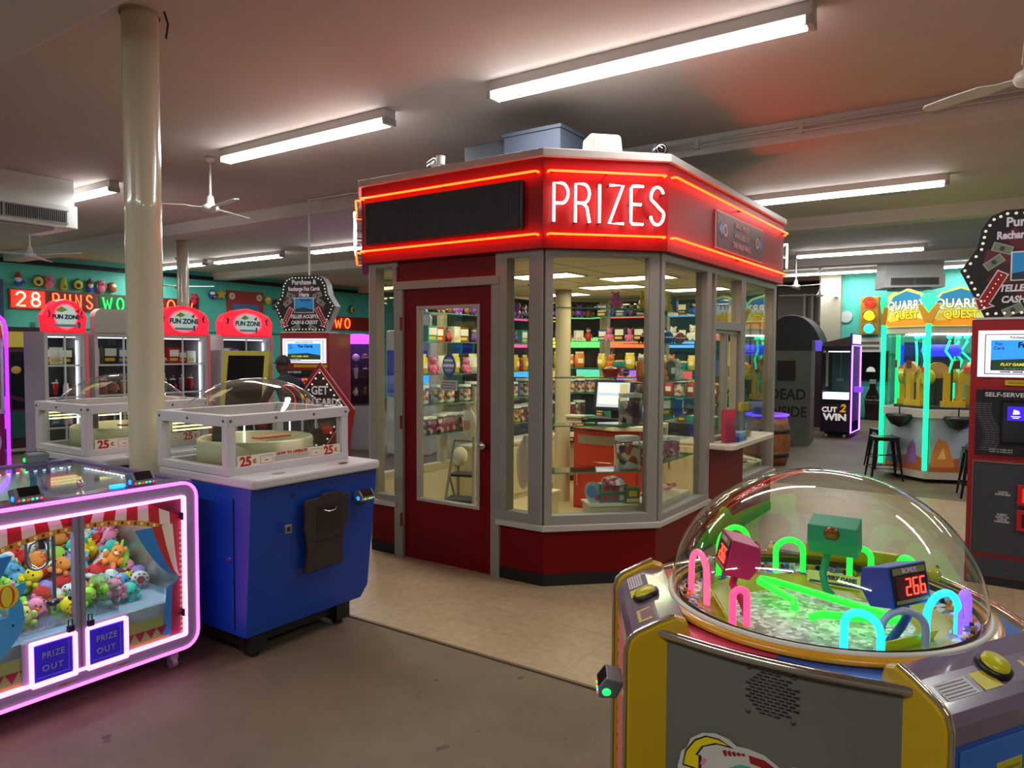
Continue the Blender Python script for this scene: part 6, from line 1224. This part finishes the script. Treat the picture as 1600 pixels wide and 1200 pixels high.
# ---------------------------------------------------------------- right background
# hexagonal quarry game
qc = Vector((-.94, 10.28)) + Vector((math.cos(rad(82.6)), math.sin(rad(82.6)))) * .66
q = thing('quarry_game', 'hexagonal Quarry Quest arcade game with glowing green corner poles', 'arcade game', (qc.x, qc.y, 0), rad(82.6 + 180))
QV = [(.66 * math.cos(rad(60 * k)), .66 * math.sin(rad(60 * k))) for k in range(6)]
MB('#b8b0a4,r=.4').prism(QV, 'z', .05, .14).prism(off(QV, .03), 'z', .8, .9).prism(QV, 'z', 1.84, 1.92).build('frame', q)
MB('#20283a').prism(off(QV, -.1), 'z', .9, .93).build('playfield', q); MB('#1a1a1a').prism(off(QV, -.1), 'z', 0, .05).build('plinth', q)
prints = [['#c87838', '#5a7a9a', '#e0b060'], ['#4a5a8a', '#8a5aa0', '#c8a068']]
for k in range(6):
    a, b = Vector(QV[k]), Vector(QV[(k + 1) % 6]); d = b - a; L_ = d.length
    T = Matrix.Translation((a.x, a.y, 0)) @ Matrix.Rotation(math.atan2(d.y, d.x), 4, 'Z')
    g_ = MB('#9aa8b4,r=.4').box(.04, L_ - .04, .0, .02, .14, .8, T=T)
    P_ = prints[k % 2]
    for i, (mt, pg) in enumerate((('#b0582c,r=.5', [(.04, .14), (L_ - .04, .14), (L_ - .04, .3), (L_ * .7, .34), (.04, .24)]), (P_[0] + ',r=.5', [(L_ * .08, .2), (L_ * .5, .2), (L_ * .42, .4), (L_ * .35, .52), (L_ * .2, .55), (L_ * .12, .4)]), (P_[1] + ',r=.5', [(L_ * .55, .22), (L_ * .8, .22), (L_ * .78, .45), (L_ * .7, .52), (L_ * .6, .42)]), (P_[2] + ',r=.5', [(L_ * .2, .3), (L_ * .35, .3), (L_ * .3, .45)]))): g_.poly([(p[0], -.001 - i * .001, p[1]) for p in pg], mt, T=T)
    g_.build('side_print', q)
    MB('glass').box(.03, L_ - .03, .02, .026, .9, 1.84, T=T).build('glass_pane', q)
    hl = MB('#c8d870,e=.6').prism([(.02, 1.92), (L_ - .02, 1.92), (L_ - .0, 2.15), (L_ * .8, 2.33), (L_ * .5, 2.4), (L_ * .2, 2.33), (.0, 2.15)], 'y', -.02, .04, T=T)
    hl.prism([(.03, 1.93), (L_ - .03, 1.93), (L_ - .03, 2.0), (L_ * .5, 2.06), (.03, 2.0)], 'y', -.024, -.02, '#d88820,e=.6', T=T).prism([(.05, 2.2), (L_ - .05, 2.2), (L_ * .8, 2.31), (L_ * .5, 2.37), (L_ * .2, 2.31)], 'y', -.024, -.02, '#2a80a8,e=.5', T=T)
    hl.prism([(L_ * .1, 1.98), (L_ * .3, 2.0), (L_ * .25, 2.1), (L_ * .15, 2.08)], 'y', -.026, -.022, '#e0c040,e=.5', T=T)
    h_ = hl.build('header', q)
    for s_, z, c, sz in (('QUARRY', 2.19, '#e8e8d8,e=.7', .15), ('QUEST', 2.06, '#f8c818,e=.8', .13)):
        t = text(s_, sz, '#202018', h_, (0, 0, 0), bold=.009, wide=.95); t.matrix_local = T @ Matrix.Translation((L_ * .5, -.027, z)) @ Matrix.Rotation(PI / 2, 4, 'X')
        t = text(s_, sz, c, h_, (0, 0, 0), bold=.004, wide=.95); t.matrix_local = T @ Matrix.Translation((L_ * .5, -.03, z)) @ Matrix.Rotation(PI / 2, 4, 'X')
    po = MB('#18ff90,e=1.9' if k != 1 else '#3048ff,e=3').cyl((a.x * 1.04, a.y * 1.04, .16), (a.x * 1.04, a.y * 1.04, 1.95), .029, n=12).build('light_pole', q); po['label'] = 'glowing green corner tube'
    cb = MB('#c08820,r=.4,e=.1'); an = math.atan2(a.y, a.x); Tc = Matrix.Translation((a.x * 1.05, a.y * 1.05, 1.95)) @ Matrix.Rotation(an + PI / 2, 4, 'Z')
    cb.prism([(-.035, 0), (.035, 0), (.12, .22), (.09, .24), (0, .12), (-.09, .24), (-.12, .22)], 'y', -.02, .02, T=Tc).prism([(-.1, .3), (0, .15), (.1, .3), (.05, .36), (-.05, .36)], 'y', -.025, .025, '#30e8a0,e=.9', T=Tc).build('corner_crest', po)
    if k in (0, 5, 1):
        MB('#141014,r=.4').lathe([(0, -.14), (.1, -.1), (.16, 0), (.15, .03), (0, .03)], n=18, T=T @ Matrix.Translation((L_ / 2, -.08, .8))).build('control_bowl', q); MB('#101014,r=.3').cyl((0, 0, 0), (0, 0, .09), .008, T=T @ Matrix.Translation((L_ / 2, -.08, .83))).ball((0, 0, .1), .018, T=T @ Matrix.Translation((L_ / 2, -.08, .83))).build('joystick', q)
    # goods: drums and diggers inside
    dg_ = MB('#e0a818,r=.35').box(L_ * .35, L_ * .45, .12, .18, .93, 1.35, T=T).box(L_ * .58, L_ * .66, .12, .18, .93, 1.28, T=T).box(L_ * .32, L_ * .7, .1, .2, .93, 1.0, T=T).prism(ell(L_ * .75, 1.3, .1, .1), 'y', .14, .2, '#c8b030,r=.3', T=T).prism(ell(L_ * .28, 1.38, .12, .1), 'y', .2, .24, '#c88848,r=.5', T=T).box(L_ * .68, L_ * .82, .13, .16, 1.36, 1.42, '#c83828,e=.4', T=T).box(L_ * .45, L_ * .56, .04, .05, 1.4, 1.5, '#6a2c1c', T=T)
    dg_.build('digger_arm', q)
MB('#20242c,r=.3').cyl((0, 0, .93), (0, 0, 1.84), .14, n=6).build('centre_column', q)
fgm = MB('#20ffb0,e=1.5'); 
for k in range(6):
    a = rad(60 * k + 30); ca, sa = math.cos(a) * .28, math.sin(a) * .28
    fgm.tube([(ca, sa, 1.35), (ca * 1.1, sa * 1.1 + .03, 1.5), (ca * .9, sa * .9 - .03, 1.62), (ca * 1.05, sa * 1.05, 1.75)], .014, n=6).ball((ca, sa, 1.8), .035, None, 8, 6)
fgm.build('dancing_figure_light', q); MB('#2830ff,e=1.5').lathe([(.2, 1.55), (.24, 1.62), (.2, 1.7)], n=20).build('inner_blue_light', q)
MB('#fff0d8,e=10').prism(off(QV, -.2), 'z', 1.825, 1.83).build('canopy_light', q)
# stools
def stool(loc, rz, label):
    m = thing('metal_stool', label, 'stool', loc, rz, 'black metal stools around the Quarry Quest game'); B = '#0c0d11,r=.35,m=.4'; H = .54
    MB(B).prism(rrect(-.155, .155, -.155, .155, .045), 'z', H - .012, H).prism(rrect(-.15, .15, -.15, .15, .04), 'z', H - .045, H - .012).build('seat', m, bevel=.004)
    for sx in (-1, 1):
        for sy in (-1, 1):
            v = []; 
            for (c, z, w) in ((.135, H - .02, .045), (.19, .0, .02)):
                v += [(sx * c, sy * c, z), (sx * (c - w), sy * c, z), (sx * (c - w * .6), sy * (c - w * .6), z), (sx * c, sy * (c - w), z)]
            lg = MB(B)._a(v, [(0, 1, 2, 3), (4, 7, 6, 5), (0, 4, 5, 1), (1, 5, 6, 2), (2, 6, 7, 3), (3, 7, 4, 0)]); lg.build('leg', m)
    MB(B).tube([(-.17, -.17, .15), (.17, -.17, .15), (.17, .17, .15), (-.17, .17, .15)], .007, closed=True, n=6).build('foot_rail', m)
    MB(B).tube([(-.15, -.15, .3), (.15, .15, .3)], .006, n=6).tube([(.15, -.15, .3), (-.15, .15, .3)], .006, n=6).build('cross_brace', m)
    return m
s0 = stool((-1.4, 10.33, 0), rad(20), 'black metal stool standing left of the front green pole of the Quarry Quest game')
s1 = dup(s0, (-.36, 9.62, 0), rad(10), 'black metal stool beside the left edge of the right red kiosk')
s2 = dup(s0, (-1.55, 11.35, 0), rad(30), 'black metal stool mostly hidden behind the front stool')
# barrel
m = thing('wooden_barrel', 'brown wooden barrel with a purple-lit rim beside the booth', 'barrel', (-2.98, 10.75, 0))
MB('woodbarrel').lathe([(0, 0), (.27, 0), (.3, .12), (.325, .33), (.3, .56), (.27, .7), (0, .7)], n=28).build('staves', m); MB('#4a4038,m=.6,r=.5').lathe([(.303, .12), (.305, .12), (.315, .2), (.31, .2)], n=28).lathe([(.315, .46), (.32, .46), (.308, .54), (.3, .54)], n=28).build('hoop', m); MB('#5a30ff,e=3').lathe([(.29, .69), (.3, .7), (.3, .715), (.28, .72)], n=28).build('rim_light', m)
tag(MB('#1a4a8c,r=.4').box(-3.15, -2.93, 10.62, 10.85, .72, .92).build('blue_bin', bevel=.01), 'small blue bin standing on the wooden barrel', 'bin')
m = thing('concrete_cabinet', 'dark grey concrete-look arcade cabinet painted DEAD INSIDE', 'arcade game', (-3.4, 13.2, 0), rad(8))
MB('#55544e,r=.8,n=4').box(-.5, .45, 0, .8, 0, 1.62).build('body', m); MB('#0a0a0c,r=.3').box(-.1, .2, -.01, 0, 1.1, 1.45).build('dark_window', m)
text('DEAD', .25, '#18181a,r=.8', m, (.08, -.006, .86), bold=.006, wide=.9); text('INSIDE', .25, '#18181a,r=.8', m, (.08, -.006, .56), bold=.006, wide=.85); MB('#18181a,r=.7').box(-.5, .45, .1, .8, 1.62, 1.8).build('top_box', m)
m = thing('silver_cabinet', 'tall silver and black curved cabinet right of the DEAD INSIDE cabinet', 'cabinet', (-3.5, 14.25, 0), rad(15))
MB('#9a9aa2,m=.8,r=.3').prism([(-.26, .15), (-.24, .7), (-.26, 1.2), (-.26, 1.75), (-.08, 1.75), (-.02, 1.2), (-.08, .7), (-.02, .15)], 'y', 0, .5).prism([(.2, .15), (.16, .7), (.18, 1.2), (.14, 1.7), (.34, 1.7), (.34, .15)], 'y', 0, .5).build('chrome_side', m); MB('#08080a,r=.3').box(-.2, .3, .02, .6, 0, 1.68).build('body', m); MB('#b8a820').box(-.2, -.12, -.01, 0, .25, .4).build('yellow_tag', m)
m = thing('dark_game', 'large dark arcade machine behind the silver cabinet with small red light', 'arcade game', (-4.3, 17.6, 0))
MB('#0e0e12,r=.5').box(-.8, .6, 0, .9, 0, 1.5).prism(arc(-.1, 1.5, .7, 0, 180, 16, .95), 'y', .1, .8).build('body', m, bevel=.02); MB('#ff2020,e=4').ball((-.55, -.02, 1.95), .04).build('red_lamp', m); MB('#e8e0d0,e=1.5').box(.18, .35, .05, .1, 1.55, 1.58).box(.2, .23, .05, .1, 1.58, 1.7).build('white_light', m)
MB('#2a4a88,r=.5').prism([(-.4, 1.3), (-.05, 1.3), (.1, 1.62), (-.15, 1.58)], 'y', -.04, 0).build('blue_print', m)
m = thing('light_tower', 'distant stacked yellow and violet light tubes above the dark machine', 'light', (-4.3, 21.35, 0))
for k, (x, c) in enumerate(((-.7, '#a09890'), (-.5, '#a09890'), (-.3, '#a09890'), (-.1, '#ffb040,e=2'), (.08, '#ffc860,e=3'), (.25, '#8050ff,e=2'), (.5, '#7a9070'), (.8, '#a09890'))): MB(c).box(x, x + .07, 0, .05, 2.3 + .06 * (k % 3), 3.2).build('tube', m)
MB('#6a6058,r=.7').box(-1.4, 1.2, .06, .12, 0, 3.4).build('panel', m)
m = thing('wire_rack', 'white wire rack of small boxes seen just right of the booth', 'rack', (-4.6, 15.0, 0), rad(20))
rk = MB('#d8d8d8,r=.4')
for x in (-.3, .3): rk.cyl((x, 0, 0), (x, 0, 2.3), .012)
for z in (1.3, 1.6, 1.9, 2.2): rk.box(-.3, .3, -.01, .01, z, z + .015)
rk.build('frame', m)
for r in range(3):
    for k in range(3): MB('#b8bcc0,r=.5').box(-.26 + k * .18, -.12 + k * .18, -.04, .0, 1.33 + r * .3, 1.55 + r * .3).build('card_pack', m)
MB('#f4f4f4,e=1.5').tube([(-.2, -.05, 1.0), (-.1, -.05, 1.15), (0, -.05, 1.28), (.05, -.05, 1.22)], .015, n=6).build('light_line', m)
# cut to win machine
m = thing('cut_game', 'black and purple prize game with lit window and neon-edged right side', 'arcade game', (-2.85, 14.78, 0), 0)
MB('#1c1020,r=.4').box(-.26, .26, 0, .85, .1, .72).box(-.26, .26, 0, .85, 1.66, 1.72).box(-.26, -.23, 0, .85, .7, 1.7).build('body', m, bevel=.005); MB('#2a1030,r=.4').box(-.25, .25, -.006, 0, .12, .62).poly([(-.25, -.007, .45), (.25, -.007, .3), (.25, -.007, .62), (-.25, -.007, .62)], '#4a1440').build('front_print', m)
MB('#e8ffff,e=2').box(-.22, .22, -.005, .3, .72, .84).build('lit_tray', m); MB('glass').box(-.23, .23, .0, .006, .84, 1.66).build('glass_pane', m); MB('#3a5a58,r=.4').box(-.23, .23, .8, .84, .84, 1.66).build('back', m)
MB('#8c8c90,m=.6,r=.3').box(-.05, .08, .3, .36, 1.05, 1.1).cyl((.02, .33, 1.1), (.02, .33, 1.6), .01).box(-.2, .2, .3, .33, 1.6, 1.62, '#ffffff,e=2').box(-.2, -.16, .1, .14, .95, 1.6, '#b8a8a0').build('cutter', m)
text('CUT', .13, '#e8e0e0,e=.5', m, (-.1, -.009, .52), bold=.006, wide=1.0); text('2', .2, '#e0a020,e=.5', m, (.13, -.009, .55), bold=.008, shear=.2); text('WIN', .17, '#e8e0e0,e=.5', m, (.0, -.009, .38), bold=.008, wide=1.15)
s = MB('#3a1878,r=.4,e=.2').box(.235, .26, .0, .95, .05, 1.95).box(.262, .264, .12, .8, .3, 1.6, '#7a3a98').build('side_panel', m)
MB('#d070ff,e=4').tube([(.27, .03, .1), (.27, .9, .1), (.27, .9, 1.72), (.27, .03, 1.72)], .014, closed=True, n=6).build('side_neon', s); MB('#d8e8ff,e=1.5').box(.26, .268, .1, .9, 1.76, 1.93).build('lit_header', s); MB('#8040ff,e=1').box(.26, .4, .3, .45, .85, .95).build('reader', s)
MB('#0c0c0e').box(-.2, .2, .1, .7, 0, .1).build('base', m); MB('#b8b0b0').cyl((-.18, .05, .03), (-.14, .05, .03), .03).cyl((.14, .05, .03), (.18, .05, .03), .03).build('caster', m)
m = thing('red_marquee', 'small dark machine top with red light behind the cut game', 'arcade game', (-3.35, 16.6, 0)); MB('#2a1418,r=.5').prism([(-.3, 1.5), (.4, 1.5), (.5, 1.95), (-.1, 1.8)], 'y', 0, .5).box(-.3, .4, 0, .5, 0, 1.5).build('body', m); MB('#ff2018,e=4').box(.1, .3, -.02, 0, 1.62, 1.66).build('light', m); MB('#5a48c8,e=.6').prism([(-.35, 1.62), (-.1, 1.62), (-.15, 1.85), (-.3, 1.85)], 'y', -.02, 0).build('purple_shade', m)
# things on the teal back wall
YB = 19.2
m = thing('traffic_light', 'three-lamp traffic light glowing red, amber and green on the teal wall', 'traffic light', (-2.97, YB, 1.9))
MB('#a87818,r=.5').box(-.2, .2, -.16, .0, .1, 1.0).build('housing', m, bevel=.02)
for z, c, n_ in ((.86, '#ff2818,e=2', 'red'), (.56, '#ffc818,e=2', 'amber'), (.26, '#38f0d0,e=1.6', 'green')): o = MB(c).ball((0, -.17, z), (.12, .05, .12), n=20).build('lamp', m); o['label'] = n_ + ' lamp'; MB('#7a5812').tube([(.13 * math.cos(t), -.24, z + .13 * math.sin(t)) for t in [PI * i / 10 for i in range(11)]], .02, n=6).build('hood', o)
m = thing('wall_heater', 'white slatted wall unit under the traffic light', 'heater', (-2.95, YB, 1.6)); MB('#c8c4b8,r=.5').box(-.3, .3, -.12, 0, 0, .34).build('casing', m, bevel=.01); MB('#5a564c').box(-.2, .2, -.125, -.11, .07, .13).box(-.2, .2, -.125, -.11, .19, .25).build('slats', m)
m = thing('wall_window', 'dark framed hatch window in the teal wall above the bottle sign', 'window', (-2.95, YB, .92)); MB('#14201e,r=.4').box(-.42, .42, -.03, 0, 0, .72).build('frame', m); MB('#0c1012,r=.2').box(-.38, .38, -.035, -.03, .04, .68).build('pane', m); MB('#d8681c,e=.6').box(-.38, -.2, -.04, -.035, .56, .68).build('orange_light', m); MB('#d8d0c8,e=.4').prism(arc(.02, .22, .1, 0, 180, 8, .12), 'y', -.04, -.035).build('white_light', m)
m = thing('bottle_sign', 'dark soda bottle shaped sign leaning on the teal wall', 'sign', (-2.87, YB - .05, 0))
pf = [(0, 0), (.15, 0), (.165, .04), (.15, .18), (.165, .32), (.17, .46), (.13, .6), (.075, .72), (.06, .84), (.075, .87), (.075, .93), (.065, .95), (0, .96)]
MB('#2a1c1a,r=.25,c=.5').prism([(p[0], p[1] + .02) for p in pf] + [(-p[0], p[1] + .02) for p in reversed(pf[1:-1])], 'y', -.05, 0).build('bottle', m, bevel=.01); MB('#8a9a8c').box(-.07, .07, -.055, -.05, .86, .96).build('cap', m); text('Coca-Cola', .075, '#a8a8a0', m, (0, -.052, .48), bold=.001, shear=.35); MB('#7a8078').box(-.14, .14, -.053, -.05, .56, .565).box(-.14, .14, -.053, -.05, .4, .405).build('band', m)
m = thing('blue_lit_machine', 'machine edge glowing blue beside the Quarry Quest game', 'arcade game', (-1.95, 16.5, 0)); MB('#1420c0,e=1.6').box(-.1, .02, 0, .4, .05, 1.75).build('blue_light', m); MB('#101440').box(.02, .8, 0, .6, 0, 1.8).build('body', m)
tag(MB('#b8c4c0,r=.5').prism(ell(-3.5, 2.45, .14, .14), 'y', YB - .03, YB).build('wall_disc'), 'pale round disc on the teal wall left of the traffic light', 'disc')

# filler row of upright video games, added for a lit background through the booth glass
def upright(x, y, rz, col, scr, mar, label):
    m = thing('filler_video_game', label, 'arcade game', (x, y, 0), rz, 'added filler video games beyond the booth')
    for s in (-1, 1): MB(col + ',r=.45').prism([(0, 0), (.8, 0), (.8, 1.85), (.12, 1.85), (.05, 1.65), (.2, 1.6), (.3, 1.05), (-.05, .92), (0, .8)], 'x', s * .34, s * .31).build('side_panel', m)
    MB('#141418,r=.5').box(-.31, .31, .05, .78, 0, .82).box(-.31, .31, .35, .78, .8, 1.8).build('body', m)
    MB('#202026,r=.4').prism([(-.03, .86), (.3, .98), (.3, 1.02), (-.05, .91)], 'x', -.31, .31).build('control_panel', m); c = MB()
    for i in range(5): c.cyl((-.2 + i * .1, .1, .95), (-.2 + i * .1, .1, .975), .018, ['#e02020', '#e0c020', '#2060e0', '#20c040', '#e0e0e0'][i], n=10)
    c.build('buttons', m); MB('#0a0a0c').prism([(.3, 1.03), (.33, 1.03), (.25, 1.58), (.21, 1.58)], 'x', -.31, .31).build('bezel', m)
    MB(scr).prism([(.285, 1.1), (.295, 1.1), (.235, 1.52), (.225, 1.52)], 'x', -.25, .25).build('screen', m)
    MB(mar).prism([(.06, 1.66), (.09, 1.66), (.14, 1.84), (.11, 1.84)], 'x', -.31, .31).build('marquee', m)
for i, (x, y, c, s_, k_, nm) in enumerate(((-7.9, 11.4, '#202a6a', '#40a0e0,e=1.4', '#e04080,e=1.6', 'blue'), (-7.1, 11.4, '#6a1c24', '#e0a040,e=1.2', '#f0d040,e=1.6', 'dark red'), (-6.3, 11.4, '#2a5a34', '#60d0b0,e=1.2', '#60e060,e=1.4', 'green'), (-5.5, 11.4, '#b8b0a8', '#a060e0,e=1.4', '#e06030,e=1.8', 'white'), (-4.7, 11.5, '#3a2450', '#e05050,e=1.3', '#60a0f0,e=1.8', 'purple'))):
    upright(x, y, rad(12), c, s_, k_, '%s filler video game added beyond the booth, %s from the left in its row' % (nm, ORD[i]))
